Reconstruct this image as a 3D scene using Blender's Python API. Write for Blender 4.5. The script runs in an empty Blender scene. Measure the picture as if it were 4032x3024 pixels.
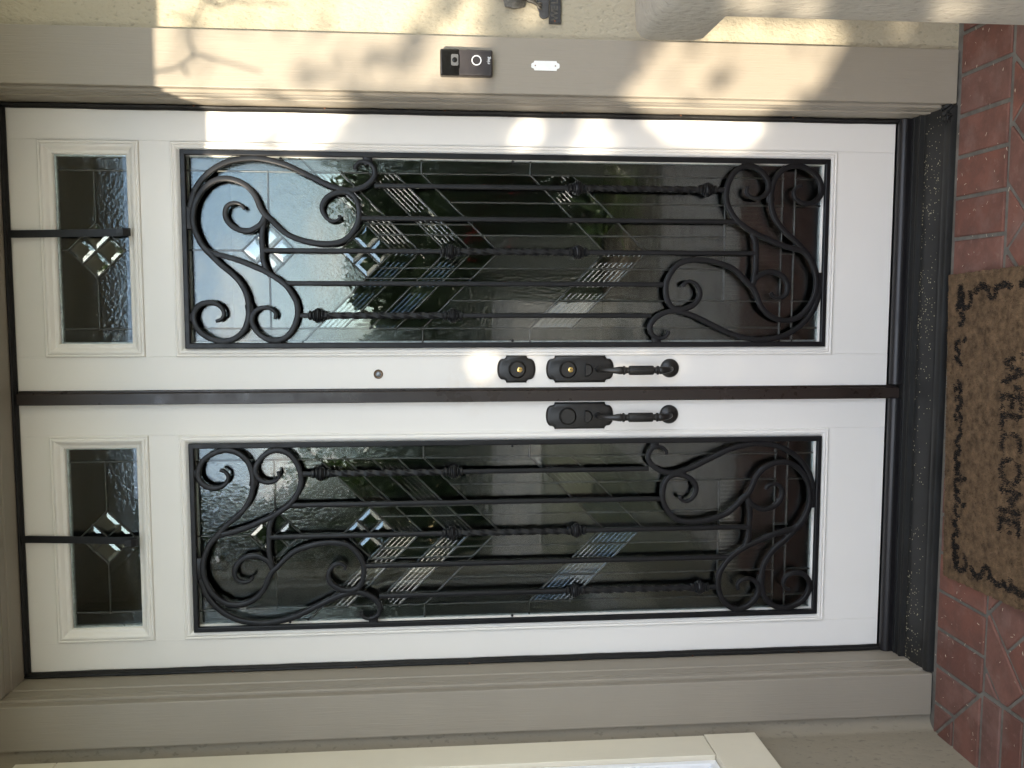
import bpy, bmesh, math, random
import numpy as np
from mathutils import Vector, Matrix

random.seed(7)
RNG = np.random.default_rng(11)
SC = bpy.context.scene
COL = SC.collection
R = math.radians

# ------------------------------------------------------------------ camera
CAM_POS = Vector((0.2475, -2.4904, 1.2869))
PITCH, YAW, ROLL, FPX = -0.0901, 0.0887, -0.0069, 3626.16
ydir = Vector((-math.sin(YAW), math.cos(YAW), 0))
U0 = Vector((math.cos(YAW), math.sin(YAW), 0))
Fw = ydir * math.cos(PITCH) + Vector((0, 0, 1)) * math.sin(PITCH)
V0 = -ydir * math.sin(PITCH) + Vector((0, 0, 1)) * math.cos(PITCH)
U1 = U0 * math.cos(ROLL) + V0 * math.sin(ROLL)
V1 = -U0 * math.sin(ROLL) + V0 * math.cos(ROLL)
# the phone was held sideways: picture right = down, picture up = right
m3 = Matrix((-V1, U1, -Fw)).transposed()
cam_data = bpy.data.cameras.new("camera")
cam = bpy.data.objects.new("camera", cam_data)
COL.objects.link(cam)
cam.matrix_world = Matrix.Translation(CAM_POS) @ m3.to_4x4()
cam_data.sensor_fit = 'HORIZONTAL'
cam_data.sensor_width = 36.0
cam_data.lens = 36.0 * FPX / 4032.0
cam_data.clip_start = 0.02
cam_data.clip_end = 2000
SC.camera = cam

# ------------------------------------------------------------------ light
SUN_DX, SUN_DZ = 0.54, 0.475          # per metre of depth towards the door
to_sun = Vector((-SUN_DX, -1.0, SUN_DZ)).normalized()
SUN_EL = math.asin(to_sun.z)
SUN_AZ = math.atan2(to_sun.x, to_sun.y)
world = bpy.data.worlds.new("World")
SC.world = world
world.use_nodes = True
wn, wl = world.node_tree.nodes, world.node_tree.links
for n in list(wn):
    wn.remove(n)
w_out = wn.new("ShaderNodeOutputWorld")
w_bg = wn.new("ShaderNodeBackground")
w_sky = wn.new("ShaderNodeTexSky")
w_sky.sky_type = 'NISHITA'
w_sky.sun_disc = False
w_sky.sun_elevation = SUN_EL
w_sky.sun_rotation = SUN_AZ % (2 * math.pi)
w_sky.altitude = 100
w_sky.air_density = 0.85
w_sky.dust_density = 0.15
w_sky.ozone_density = 1.8
w_bg.inputs['Strength'].default_value = 0.15
# thin scattered clouds over the whole sky
w_tc = wn.new("ShaderNodeTexCoord")
w_mp = wn.new("ShaderNodeMapping")
w_mp.inputs['Scale'].default_value = (1.0, 1.0, 2.2)
w_ns = wn.new("ShaderNodeTexNoise")
w_ns.inputs['Scale'].default_value = 4.5
w_ns.inputs['Detail'].default_value = 9
w_ns.inputs['Roughness'].default_value = 0.58
w_rp = wn.new("ShaderNodeValToRGB")
w_rp.color_ramp.elements[0].position = 0.47
w_rp.color_ramp.elements[1].position = 0.66
w_rp.color_ramp.elements[0].color = (0, 0, 0, 1)
w_rp.color_ramp.elements[1].color = (0.7, 0.7, 0.7, 1)
w_mx = wn.new("ShaderNodeMixRGB")
w_mx.inputs['Color2'].default_value = (14.0, 13.0, 12.2, 1)
wl.new(w_tc.outputs['Generated'], w_mp.inputs['Vector'])
wl.new(w_mp.outputs['Vector'], w_ns.inputs['Vector'])
wl.new(w_ns.outputs['Fac'], w_rp.inputs['Fac'])
wl.new(w_rp.outputs['Color'], w_mx.inputs['Fac'])
wl.new(w_sky.outputs['Color'], w_mx.inputs['Color1'])
wl.new(w_mx.outputs['Color'], w_bg.inputs['Color'])
wl.new(w_bg.outputs['Background'], w_out.inputs['Surface'])

sun_data = bpy.data.lights.new("sun", 'SUN')
sun_data.energy = 2.0
sun_data.angle = R(0.53)
sun_data.color = (1.0, 0.955, 0.88)
sun = bpy.data.objects.new("sun", sun_data)
COL.objects.link(sun)
sun.location = (-4, -8, 6)
sun.rotation_euler = to_sun.to_track_quat('Z', 'Y').to_euler()

SC.view_settings.view_transform = 'Standard'
SC.view_settings.look = 'None'
SC.view_settings.exposure = 2.62
SC.view_settings.gamma = 1.0
SC.view_settings.use_curve_mapping = False
SC.view_settings.use_white_balance = True      # the phone balanced for the shade
SC.view_settings.white_balance_temperature = 7600
SC.view_settings.white_balance_tint = 10
SC.render.engine = 'CYCLES'
SC.cycles.use_denoising = True
SC.cycles.max_bounces = 10
SC.cycles.transparent_max_bounces = 24
SC.cycles.glossy_bounces = 5
SC.cycles.sample_clamp_indirect = 8.0

# ------------------------------------------------------------------ materials
MATS = {}

def nodes_of(name):
    m = bpy.data.materials.new(name)
    m.use_nodes = True
    nt = m.node_tree
    for n in list(nt.nodes):
        nt.nodes.remove(n)
    return m, nt.nodes, nt.links

def pos_vec(N, L, scale=(1, 1, 1), rot=(0, 0, 0), kind='pos'):
    if kind == 'pos':
        g = N.new("ShaderNodeNewGeometry"); out = g.outputs['Position']
    else:
        g = N.new("ShaderNodeTexCoord"); out = g.outputs['Object']
    mp = N.new("ShaderNodeMapping")
    mp.inputs['Scale'].default_value = scale
    mp.inputs['Rotation'].default_value = rot
    L.new(out, mp.inputs['Vector'])
    return mp.outputs['Vector']

def noise(N, L, vec, scale, detail=4, rough=0.55, dist=0.0):
    t = N.new("ShaderNodeTexNoise")
    t.inputs['Scale'].default_value = scale
    t.inputs['Detail'].default_value = detail
    t.inputs['Roughness'].default_value = rough
    t.inputs['Distortion'].default_value = dist
    L.new(vec, t.inputs['Vector'])
    return t.outputs['Fac']

def ramp(N, L, fac, stops):
    r = N.new("ShaderNodeValToRGB")
    el = r.color_ramp.elements
    while len(el) < len(stops):
        el.new(0.5)
    for e, (p, c) in zip(el, stops):
        e.position = p
        e.color = (c[0], c[1], c[2], 1) if hasattr(c, '__len__') else (c, c, c, 1)
    L.new(fac, r.inputs['Fac'])
    return r.outputs['Color']

def mixc(N, L, fac, a, b, mode='MIX'):
    m = N.new("ShaderNodeMixRGB")
    m.blend_type = mode
    for s, v in (('Fac', fac), ('Color1', a), ('Color2', b)):
        if isinstance(v, (int, float)):
            m.inputs[s].default_value = v if s == 'Fac' else (v, v, v, 1)
        elif isinstance(v, tuple):
            m.inputs[s].default_value = (v[0], v[1], v[2], 1)
        else:
            L.new(v, m.inputs[s])
    return m.outputs['Color']

def bump(N, L, height, strength, dist, normal=None):
    b = N.new("ShaderNodeBump")
    b.inputs['Strength'].default_value = strength
    b.inputs['Distance'].default_value = dist
    L.new(height, b.inputs['Height'])
    if normal is not None:
        L.new(normal, b.inputs['Normal'])
    return b.outputs['Normal']

def finish(m, N, L, color, rough=0.5, metallic=0.0, normal=None, spec=0.5, coat=0.0):
    p = N.new("ShaderNodeBsdfPrincipled")
    o = N.new("ShaderNodeOutputMaterial")
    if isinstance(color, tuple):
        p.inputs['Base Color'].default_value = (*color, 1)
    else:
        L.new(color, p.inputs['Base Color'])
    if isinstance(rough, (int, float)):
        p.inputs['Roughness'].default_value = rough
    else:
        L.new(rough, p.inputs['Roughness'])
    p.inputs['Metallic'].default_value = metallic
    p.inputs['Specular IOR Level'].default_value = spec
    p.inputs['Coat Weight'].default_value = coat
    if normal is not None:
        L.new(normal, p.inputs['Normal'])
    L.new(p.outputs['BSDF'], o.inputs['Surface'])
    MATS[m.name] = m
    return m

def simple(name, color, rough=0.5, metallic=0.0, var=0.12, vscale=9.0, bscale=0.0, bstr=0.2, bdist=0.001, spec=0.5, stretch=(1, 1, 1), coat=0.0):
    m, N, L = nodes_of(name)
    v = pos_vec(N, L, stretch)
    f = noise(N, L, v, vscale, 5)
    lo = tuple(c * (1 - var) for c in color)
    hi = tuple(min(1, c * (1 + var)) for c in color)
    col = ramp(N, L, f, [(0.3, lo), (0.7, hi)])
    nrm = None
    if bscale:
        nrm = bump(N, L, noise(N, L, v, bscale, 4), bstr, bdist)
    rr = ramp(N, L, noise(N, L, v, vscale * 2.3, 3), [(0.3, max(0.02, rough - 0.08)), (0.7, min(1, rough + 0.08))])
    return finish(m, N, L, col, rr, metallic, nrm, spec, coat)

# white door paint: very slight brush marks and faint grime
def m_white():
    m, N, L = nodes_of("white_paint")
    v = pos_vec(N, L, (1, 1, 1))
    f = noise(N, L, v, 3.0, 5)
    col = ramp(N, L, f, [(0.3, (0.735, 0.70, 0.64)), (0.7, (0.765, 0.73, 0.672))])
    spk = ramp(N, L, noise(N, L, v, 160, 2), [(0.70, 0.0), (0.82, 0.35)])
    col = mixc(N, L, spk, col, (0.55, 0.50, 0.42))
    g = N.new("ShaderNodeNewGeometry")
    for (px, pz, rad, amt) in ((0.035, 1.16, 0.11, 0.55), (0.07, 0.72, 0.13, 0.22), (-0.06, 0.80, 0.14, 0.18)):
        dn = N.new("ShaderNodeVectorMath"); dn.operation = 'DISTANCE'
        dn.inputs[1].default_value = (px, 0.0, pz)
        L.new(g.outputs['Position'], dn.inputs[0])
        fall = ramp(N, L, dn.outputs['Value'], [(0.0, amt), (rad, 0.0)])
        fac = mixc(N, L, 1.0, fall, ramp(N, L, noise(N, L, v, 22, 5, 0.65), [(0.42, 0.0), (0.68, 1.0)]), 'MULTIPLY')
        col = mixc(N, L, fac, col, (0.60, 0.50, 0.38))
    scuff = ramp(N, L, noise(N, L, pos_vec(N, L, (9, 9, 40)), 5, 4, 0.7), [(0.70, 0.0), (0.80, 0.16)])
    col = mixc(N, L, scuff, col, (0.45, 0.42, 0.38))
    vs = pos_vec(N, L, (60, 60, 6))
    nrm = bump(N, L, noise(N, L, vs, 6, 4), 0.04, 0.0004)
    return finish(m, N, L, col, 0.38, 0, nrm, 0.45)

def m_trim(name="greige_trim_paint", rough_grain=1.0, color=(0.255, 0.222, 0.176)):
    m, N, L = nodes_of(name)
    v = pos_vec(N, L, (1, 1, 1))
    f = noise(N, L, v, 2.4, 5)
    lo = tuple(c * 0.93 for c in color); hi = tuple(c * 1.06 for c in color)
    col = ramp(N, L, f, [(0.3, lo), (0.7, hi)])
    # rough sawn grain running up the boards
    vg = pos_vec(N, L, (150, 40, 5.5))
    g = noise(N, L, vg, 1.6, 5, 0.6, 0.8)
    col = mixc(N, L, ramp(N, L, g, [(0.62, 0.0), (0.80, 0.16 * rough_grain)]), col, tuple(c * 0.6 for c in color))
    pit = ramp(N, L, noise(N, L, pos_vec(N, L, (14, 14, 9)), 3.0, 3), [(0.72, 0.0), (0.80, 0.35)])
    col = mixc(N, L, pit, col, tuple(c * 0.72 for c in color))
    nrm = bump(N, L, g, 0.40 * rough_grain, 0.0020)
    return finish(m, N, L, col, 0.5, 0, nrm, 0.4)

def m_stucco(name, color, sc=95.0, strength=0.9, dist=0.004, dirt=0.25):
    m, N, L = nodes_of(name)
    v = pos_vec(N, L, (1, 1, 0.62))
    a = noise(N, L, v, sc, 3, 0.5, 0.15)
    b = noise(N, L, v, sc * 0.24, 4)
    big = noise(N, L, v, 2.2, 5)
    lo = tuple(c * 0.9 for c in color); hi = tuple(c * 1.07 for c in color)
    col = ramp(N, L, big, [(0.3, lo), (0.7, hi)])
    pits = ramp(N, L, a, [(0.30, 0.6), (0.40, 0.0)])
    col = mixc(N, L, pits, col, tuple(c * 0.62 for c in color))
    col = mixc(N, L, ramp(N, L, noise(N, L, v, 6.0, 6, 0.7), [(0.60, 0.0), (0.75, dirt)]), col, tuple(c * 0.55 for c in color))
    h = mixc(N, L, 0.35, a, b)
    nrm = bump(N, L, h, strength, dist)
    return finish(m, N, L, col, 0.85, 0, nrm, 0.25)

def m_brick():
    m, N, L = nodes_of("fired_brick")
    oi = N.new("ShaderNodeObjectInfo")
    base = ramp(N, L, oi.outputs['Random'], [(0.0, (0.125, 0.052, 0.038)), (0.5, (0.195, 0.078, 0.053)), (1.0, (0.150, 0.078, 0.062))])
    v = pos_vec(N, L)
    col = mixc(N, L, ramp(N, L, noise(N, L, v, 14, 6, 0.65), [(0.38, 0.0), (0.64, 0.7)]), base, (0.095, 0.046, 0.035))
    col = mixc(N, L, ramp(N, L, noise(N, L, v, 42, 4, 0.7), [(0.58, 0.0), (0.78, 0.4)]), col, (0.26, 0.17, 0.13))
    col = mixc(N, L, ramp(N, L, noise(N, L, v, 11, 5, 0.6), [(0.50, 0.0), (0.72, 0.45)]), col, (0.225, 0.145, 0.118))
    nrm = bump(N, L, noise(N, L, v, 160, 5, 0.65), 0.5, 0.0015)
    return finish(m, N, L, col, 0.78, 0, nrm, 0.3)

def m_grout():
    m, N, L = nodes_of("grey_mortar")
    v = pos_vec(N, L)
    col = ramp(N, L, noise(N, L, v, 30, 6), [(0.3, (0.105, 0.098, 0.083)), (0.7, (0.175, 0.165, 0.142))])
    nrm = bump(N, L, noise(N, L, v, 240, 4), 0.6, 0.0015)
    return finish(m, N, L, col, 0.9, 0, nrm, 0.2)

def m_iron():
    m, N, L = nodes_of("black_iron_paint")
    v = pos_vec(N, L)
    nrm = bump(N, L, noise(N, L, v, 190, 4), 0.22, 0.0008)
    col = ramp(N, L, noise(N, L, v, 30, 4), [(0.3, (0.0045, 0.0045, 0.005)), (0.7, (0.008, 0.008, 0.009))])
    rr = ramp(N, L, noise(N, L, v, 45, 4), [(0.3, 0.30), (0.7, 0.44)])
    return finish(m, N, L, col, rr, 0, nrm, 0.27)

def m_bronze():
    m, N, L = nodes_of("oil_rubbed_bronze")
    v = pos_vec(N, L)
    nrm = bump(N, L, noise(N, L, v, 320, 3), 0.12, 0.0006)
    col = ramp(N, L, noise(N, L, v, 60, 5), [(0.3, (0.014, 0.0128, 0.012)), (0.66, (0.022, 0.020, 0.018)), (0.8, (0.05, 0.038, 0.029))])
    return finish(m, N, L, col, 0.36, 0.25, nrm, 0.5)

def glass(name, kind):
    m, N, L = nodes_of(name)
    o = N.new("ShaderNodeOutputMaterial")
    gl = N.new("ShaderNodeBsdfGlossy")
    tr = N.new("ShaderNodeBsdfTransparent")
    mx = N.new("ShaderNodeMixShader")
    fr = N.new("ShaderNodeFresnel")
    fr.inputs['IOR'].default_value = 1.56
    tr.inputs['Color'].default_value = (0.66, 0.68, 0.68, 1)
    gl.inputs['Color'].default_value = (1, 1, 1, 1)
    gl.inputs['Roughness'].default_value = 0.015
    nrm = None
    if kind == 'chip':        # glue-chip flakes
        v = pos_vec(N, L, (1, 1, 1.0))
        wob = noise(N, L, v, 150, 2)
        vo = N.new("ShaderNodeTexVoronoi")
        vo.inputs['Scale'].default_value = 170
        vo.feature = 'SMOOTH_F1'
        vm = N.new("ShaderNodeVectorMath"); vm.operation = 'MULTIPLY'
        vm.inputs[1].default_value = (1.0, 1.0, 0.55)
        L.new(v, vm.inputs[0])
        L.new(vm.outputs[0], vo.inputs['Vector'])
        h = mixc(N, L, 0.5, wob, vo.outputs['Distance'])
        nrm = bump(N, L, h, 0.36, 0.002)
    elif kind == 'water':     # streaky border glass
        v = pos_vec(N, L, (1.0, 1.0, 0.22))
        h = noise(N, L, v, 150, 4, 0.6, 1.2)
        nrm = bump(N, L, h, 0.36, 0.003)
    elif kind == 'swirl':
        v = pos_vec(N, L, (1, 1, 1))
        w = N.new("ShaderNodeTexWave")
        w.inputs['Scale'].default_value = 15
        w.inputs['Distortion'].default_value = 16
        w.inputs['Detail'].default_value = 1.5
        w.inputs['Detail Scale'].default_value = 0.55
        L.new(v, w.inputs['Vector'])
        h = mixc(N, L, 0.25, w.outputs['Color'], noise(N, L, v, 30, 2))
        nrm = bump(N, L, h, 0.08, 0.003)
    elif kind == 'reed':
        fr.inputs['IOR'].default_value = 1.75
    elif kind == 'bevel':
        fr.inputs['IOR'].default_value = 2.1
    elif kind == 'plain':
        v = pos_vec(N, L)
        nrm = bump(N, L, noise(N, L, v, 3, 2), 0.02, 0.01)
        fr.inputs['IOR'].default_value = 1.7
    elif kind == 'outer':
        v = pos_vec(N, L)
        nrm = bump(N, L, noise(N, L, v, 5, 2), 0.015, 0.01)
        fr.inputs['IOR'].default_value = 1.28      # coated, low-reflection outer pane
        tr.inputs['Color'].default_value = (0.95, 0.97, 0.96, 1)
        gl.inputs['Roughness'].default_value = 0.0
    if nrm is not None:
        L.new(nrm, gl.inputs['Normal'])
        L.new(nrm, fr.inputs['Normal'])
    L.new(fr.outputs['Fac'], mx.inputs['Fac'])
    L.new(tr.outputs['BSDF'], mx.inputs[1])
    L.new(gl.outputs['BSDF'], mx.inputs[2])
    L.new(mx.outputs['Shader'], o.inputs['Surface'])
    MATS[name] = m
    return m

def m_leaf(name, c1, c2):
    m, N, L = nodes_of(name)
    v = pos_vec(N, L)
    col = ramp(N, L, noise(N, L, v, 7, 4), [(0.3, c1), (0.7, c2)])
    o = N.new("ShaderNodeOutputMaterial")
    p = N.new("ShaderNodeBsdfPrincipled")
    t = N.new("ShaderNodeBsdfTranslucent")
    mx = N.new("ShaderNodeMixShader")
    mx.inputs['Fac'].default_value = 0.25
    p.inputs['Roughness'].default_value = 0.45
    L.new(col, p.inputs['Base Color'])
    L.new(col, t.inputs['Color'])
    L.new(p.outputs['BSDF'], mx.inputs[1])
    L.new(t.outputs['BSDF'], mx.inputs[2])
    L.new(mx.outputs['Shader'], o.inputs['Surface'])
    MATS[name] = m
    return m

WHITE = m_white()
TRIM = m_trim()
JAMB = m_trim("greige_jamb_paint", 0.0)
WTRIM = m_trim("tan_window_trim_paint", 0.8, (0.63, 0.575, 0.46))
STUCCO = m_stucco("sand_stucco", (0.345, 0.303, 0.222), 115, 1.0, 0.006)
STUCCO2 = m_stucco("shaded_stucco", (0.245, 0.212, 0.160), 80, 0.7, 0.003, 0.15)  # house stucco at the left return, its shade darkened into the colour
CAPST = m_stucco("pale_cap_stucco", (0.38, 0.345, 0.285), 70, 0.9, 0.005, 0.25)
BRICK = m_brick()
GROUT = m_grout()
IRON = m_iron()
BRONZE = m_bronze()
RUBBER = simple("black_weatherstrip", (0.006, 0.0055, 0.005), 0.5, 0, 0.3, 30, 60, 0.1, 0.0005, spec=0.25)
SILL = simple("black_sill_paint", (0.014, 0.014, 0.013), 0.40, 0, 0.25, 8, 0, spec=0.4)
SILLBAR = simple("glossy_black_bar", (0.011, 0.010, 0.0105), 0.36, 0, 0.1, 3, spec=0.45)
ASTRA = simple("dark_brown_metal", (0.022, 0.0145, 0.0115), 0.32, 0.0, 0.12, 12, 0, spec=0.4)
LEAD = simple("lead_came", (0.10, 0.095, 0.09), 0.38, 0.85, 0.25, 60, 150, 0.25, 0.0008)
ZINC = simple("zinc_edge", (0.42, 0.43, 0.42), 0.35, 0.6, 0.3, 50, 0)
BRASS = simple("key_brass", (0.62, 0.42, 0.14), 0.3, 0.9, 0.1, 80)
DARK = simple("keyhole_dark", (0.006, 0.006, 0.006), 0.8)
STRAP = simple("black_strap", (0.005, 0.005, 0.0055), 0.4, 0, 0.2, 30, spec=0.3)
VINYL = simple("white_vinyl", (0.78, 0.79, 0.80), 0.35, 0, 0.03, 4)
BELL_BODY = simple("charcoal_plastic", (0.032, 0.027, 0.027), 0.42, 0.1, 0.08, 20, spec=0.4)
BELL_FACE = simple("glossy_black_plastic", (0.006, 0.006, 0.006), 0.14, 0, 0.1, 20, spec=0.3)
BELL_LENS = simple("grey_lens", (0.075, 0.078, 0.082), 0.18, 0, 0.1, 90)
PRINT = simple("white_print", (0.72, 0.74, 0.76), 0.5, 0, 0.03, 30)
PATCHW = simple("bare_white_patch", (0.74, 0.74, 0.71), 0.5, 0, 0.05, 60, 90, 0.15, 0.0006)
PEWTER = simple("aged_pewter", (0.105, 0.095, 0.08), 0.45, 0.55, 0.35, 110, 220, 0.4, 0.0012)
PEWTER2 = simple("dark_pewter", (0.045, 0.045, 0.047), 0.42, 0.4, 0.3, 90, 160, 0.3, 0.001)
RUST = simple("rust", (0.16, 0.055, 0.02), 0.8, 0, 0.3, 90)
COIR = simple("coir", (0.122, 0.078, 0.044), 0.9, 0, 0.45, 50, spec=0.15)
COIRB = simple("black_coir", (0.016, 0.014, 0.012), 0.9, 0, 0.3, 40, spec=0.15)
SPECK = simple("pale_debris", (0.42, 0.38, 0.26), 0.8, 0, 0.3, 60)
BARK = simple("bark", (0.085, 0.066, 0.05), 0.9, 0, 0.35, 20, 60, 0.8, 0.01)
LEAFD = m_leaf("dark_leaf", (0.022, 0.042, 0.014), (0.05, 0.085, 0.028))
LEAFM = m_leaf("mid_leaf", (0.05, 0.10, 0.025), (0.11, 0.17, 0.04))
LEAFB = m_leaf("bright_leaf", (0.12, 0.19, 0.04), (0.22, 0.28, 0.07))
PETAL = simple("red_petal", (0.55, 0.03, 0.04), 0.5, 0, 0.2, 30)
CONC = simple("concrete", (0.45, 0.43, 0.39), 0.85, 0, 0.2, 3, 60, 0.4, 0.003)
SOIL = simple("garden_soil", (0.10, 0.075, 0.05), 0.95, 0, 0.35, 4, 30, 0.8, 0.02)
GRASSM = simple("dry_lawn", (0.075, 0.085, 0.035), 0.95, 0, 0.4, 3, 40, 0.8, 0.02)
ROOMW = simple("dim_room_wall", (0.30, 0.29, 0.28), 0.9, 0, 0.1, 2)
ROOMF = simple("dark_wood_floor", (0.10, 0.088, 0.075), 0.5, 0, 0.3, 4)
SOFFIT = simple("soffit_paint", (0.74, 0.71, 0.63), 0.7, 0, 0.08, 3)
G_CHIP = glass("glue_chip_glass", 'chip')
G_WATER = glass("streaky_glass", 'water')
G_SWIRL = glass("swirl_glass", 'swirl')
G_REED = glass("reeded_glass", 'reed')
G_BEVEL = glass("bevelled_glass", 'bevel')
G_PLAIN = glass("window_glass", 'plain')
G_OUTER = glass("outer_pane_glass", 'outer')

# ------------------------------------------------------------------ mesh helpers
class MB:
    def __init__(s):
        s.v = []; s.f = []
    def add(s, vs, fs):
        o = len(s.v)
        s.v += [tuple(p) for p in vs]
        s.f += [tuple(i + o for i in f) for f in fs]
    def box(s, x0, x1, y0, y1, z0, z1):
        s.add([(x0, y0, z0), (x1, y0, z0), (x1, y1, z0), (x0, y1, z0), (x0, y0, z1), (x1, y0, z1), (x1, y1, z1), (x0, y1, z1)],
              [(0, 3, 2, 1), (4, 5, 6, 7), (0, 1, 5, 4), (1, 2, 6, 5), (2, 3, 7, 6), (3, 0, 4, 7)])
    def rings(s, rings, closed=True, cap=True):
        n = len(rings[0]); vs = [p for r in rings for p in r]; fs = []
        for i in range(len(rings) - 1):
            for j in range(n if closed else n - 1):
                a = i * n + j; b = i * n + (j + 1) % n
                fs.append((a, b, b + n, a + n))
        if cap:
            fs.append(tuple(range(n - 1, -1, -1)))
            fs.append(tuple(range((len(rings) - 1) * n, len(rings) * n)))
        s.add(vs, fs)
    def prism_xz(s, poly, y0, y1):            # polygon in X,Z extruded in Y
        n = len(poly)
        s.add([(x, y0, z) for x, z in poly] + [(x, y1, z) for x, z in poly],
              [tuple(range(n)), tuple(range(2 * n - 1, n - 1, -1))] + [(i, i + n, (i + 1) % n + n, (i + 1) % n) for i in range(n)])
    def prism_xy(s, poly, z0, z1):
        n = len(poly)
        s.add([(x, y, z0) for x, y in poly] + [(x, y, z1) for x, y in poly],
              [tuple(range(n - 1, -1, -1)), tuple(range(n, 2 * n))] + [(i, (i + 1) % n, (i + 1) % n + n, i + n) for i in range(n)])
    def lathe(s, prof, c, axis='Y', seg=24, rot=0.0):
        # prof: list of (offset along axis, radius)
        rings = []
        for t, r in prof:
            ring = []
            for k in range(seg):
                a = 2 * math.pi * k / seg + rot
                p, q = r * math.cos(a), r * math.sin(a)
                if axis == 'Y': ring.append((c[0] + p, c[1] + t, c[2] + q))
                elif axis == 'Z': ring.append((c[0] + p, c[1] + q, c[2] + t))
                else: ring.append((c[0] + t, c[1] + p, c[2] + q))
            rings.append(ring)
        s.rings(rings)
    def tube(s, pts, rad, seg=10):
        pts = [Vector(p) for p in pts]; rings = []
        up = None
        for i, p in enumerate(pts):
            t = (pts[min(i + 1, len(pts) - 1)] - pts[max(i - 1, 0)]).normalized()
            if up is None:
                up = Vector((1, 0, 0)) if abs(t.x) < 0.9 else Vector((0, 1, 0))
            a = (up - t * up.dot(t)).normalized(); b = t.cross(a); up = a
            r = rad[i] if hasattr(rad, '__len__') else rad
            rings.append([tuple(p + a * (r * math.cos(2 * math.pi * k / seg)) + b * (r * math.sin(2 * math.pi * k / seg))) for k in range(seg)])
        s.rings(rings)
    def build(s, name, mat, parent=None, smooth=None, bevel=0.0, bseg=2):
        me = bpy.data.meshes.new(name)
        me.from_pydata(s.v, [], s.f)
        bm = bmesh.new(); bm.from_mesh(me)
        bmesh.ops.recalc_face_normals(bm, faces=bm.faces)
        bm.to_mesh(me); bm.free()
        if smooth is not None:
            me.shade_smooth()
            me.set_sharp_from_angle(angle=R(smooth))
        return link(name, me, mat, parent, bevel, bseg)

def link(name, me, mat, parent=None, bevel=0.0, bseg=2):
    me.materials.clear()
    me.materials.append(mat)
    o = bpy.data.objects.new(name, me)
    COL.objects.link(o)
    if parent is not None:
        o.parent = parent
        loc = Vector(parent.get('_w', (0, 0, 0)))
        o.location = -loc
    if bevel:
        b = o.modifiers.new("bevel", 'BEVEL')
        b.width = bevel; b.segments = bseg; b.limit_method = 'ANGLE'; b.angle_limit = R(35)
        b.harden_normals = False
    return o

def tag(o, label, cat, group=None):
    o['label'] = label; o['category'] = cat
    if group: o['group'] = group
    return o

def thing(name, label, cat, loc=(0, 0, 0), group=None):
    o = bpy.data.objects.new(name, None)
    COL.objects.link(o)
    o.empty_display_size = 0.05
    o.location = loc
    o['_w'] = tuple(loc)
    o['kind'] = 'thing'
    return tag(o, label, cat, group)

def sub(name, parent):
    """an Empty part (children are its pieces); sits at its parent's origin"""
    o = bpy.data.objects.new(name, None)
    COL.objects.link(o)
    o.empty_display_size = 0.03
    o.parent = parent
    o['_w'] = tuple(parent.get('_w', (0, 0, 0)))
    return o

def clip(poly, n, c):
    """keep the part of a 2-D polygon where n.p <= c"""
    out = []
    for i in range(len(poly)):
        a, b = poly[i], poly[(i + 1) % len(poly)]
        da = n[0] * a[0] + n[1] * a[1] - c; db = n[0] * b[0] + n[1] * b[1] - c
        if da <= 1e-9: out.append(a)
        if (da < -1e-9 and db > 1e-9) or (da > 1e-9 and db < -1e-9):
            t = da / (da - db); out.append((a[0] + (b[0] - a[0]) * t, a[1] + (b[1] - a[1]) * t))
    return out

def inset(poly, d):
    """inset of a convex polygon (any winding)"""
    area = sum(poly[i][0] * poly[(i + 1) % len(poly)][1] - poly[(i + 1) % len(poly)][0] * poly[i][1] for i in range(len(poly)))
    p = poly if area > 0 else poly[::-1]
    res = list(p)
    for i in range(len(p)):
        a, b = p[i], p[(i + 1) % len(p)]
        L = math.hypot(b[0] - a[0], b[1] - a[1])
        if L < 1e-7: continue
        n = ((b[1] - a[1]) / L, -(b[0] - a[0]) / L)   # outward
        res = clip(res, n, n[0] * a[0] + n[1] * a[1] - d)
        if len(res) < 3: return []
    return res

def miter_inset(poly, d):
    """inset that also keeps re-entrant corners"""
    area = sum(poly[i][0] * poly[(i + 1) % len(poly)][1] - poly[(i + 1) % len(poly)][0] * poly[i][1] for i in range(len(poly)))
    p = poly if area > 0 else poly[::-1]
    n = len(p); out = []
    for i in range(n):
        a, b, c = Vector(p[i - 1]), Vector(p[i]), Vector(p[(i + 1) % n])
        e0, e1 = (b - a).normalized(), (c - b).normalized()
        n0, n1 = Vector((-e0.y, e0.x)), Vector((-e1.y, e1.x))
        k = 1 + n0.dot(n1)
        o = b + (n0 + n1) * (d / max(k, 0.3))
        out.append((o.x, o.y))
    return out

def spline(pts, per=7):
    P = [Vector(p) for p in pts]
    P = [P[0] * 2 - P[1]] + P + [P[-1] * 2 - P[-2]]
    out = []
    for i in range(1, len(P) - 2):
        for k in range(per):
            t = k / per
            a, b, c, d = P[i - 1], P[i], P[i + 1], P[i + 2]
            out.append(0.5 * ((2 * b) + (c - a) * t + (2 * a - 5 * b + 4 * c - d) * t * t + (3 * b - a - 3 * c + d) * t ** 3))
    out.append(P[-2].copy())
    return out

def text_mesh(body, size, extrude=0.0, bold=0.0):
    cu = bpy.data.curves.new("lettering", 'FONT')
    cu.body = body; cu.size = size; cu.extrude = extrude; cu.offset = bold
    cu.align_x = 'CENTER'; cu.align_y = 'CENTER'
    cu.resolution_u = 3
    o = bpy.data.objects.new("lettering", cu)
    COL.objects.link(o)
    bpy.context.view_layer.update()
    me = bpy.data.meshes.new_from_object(o.evaluated_get(bpy.context.evaluated_depsgraph_get()))
    bpy.data.objects.remove(o); bpy.data.curves.remove(cu)
    return me

def structure(o):
    o['kind'] = 'structure'; return o

FLOOR = -0.078
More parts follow.
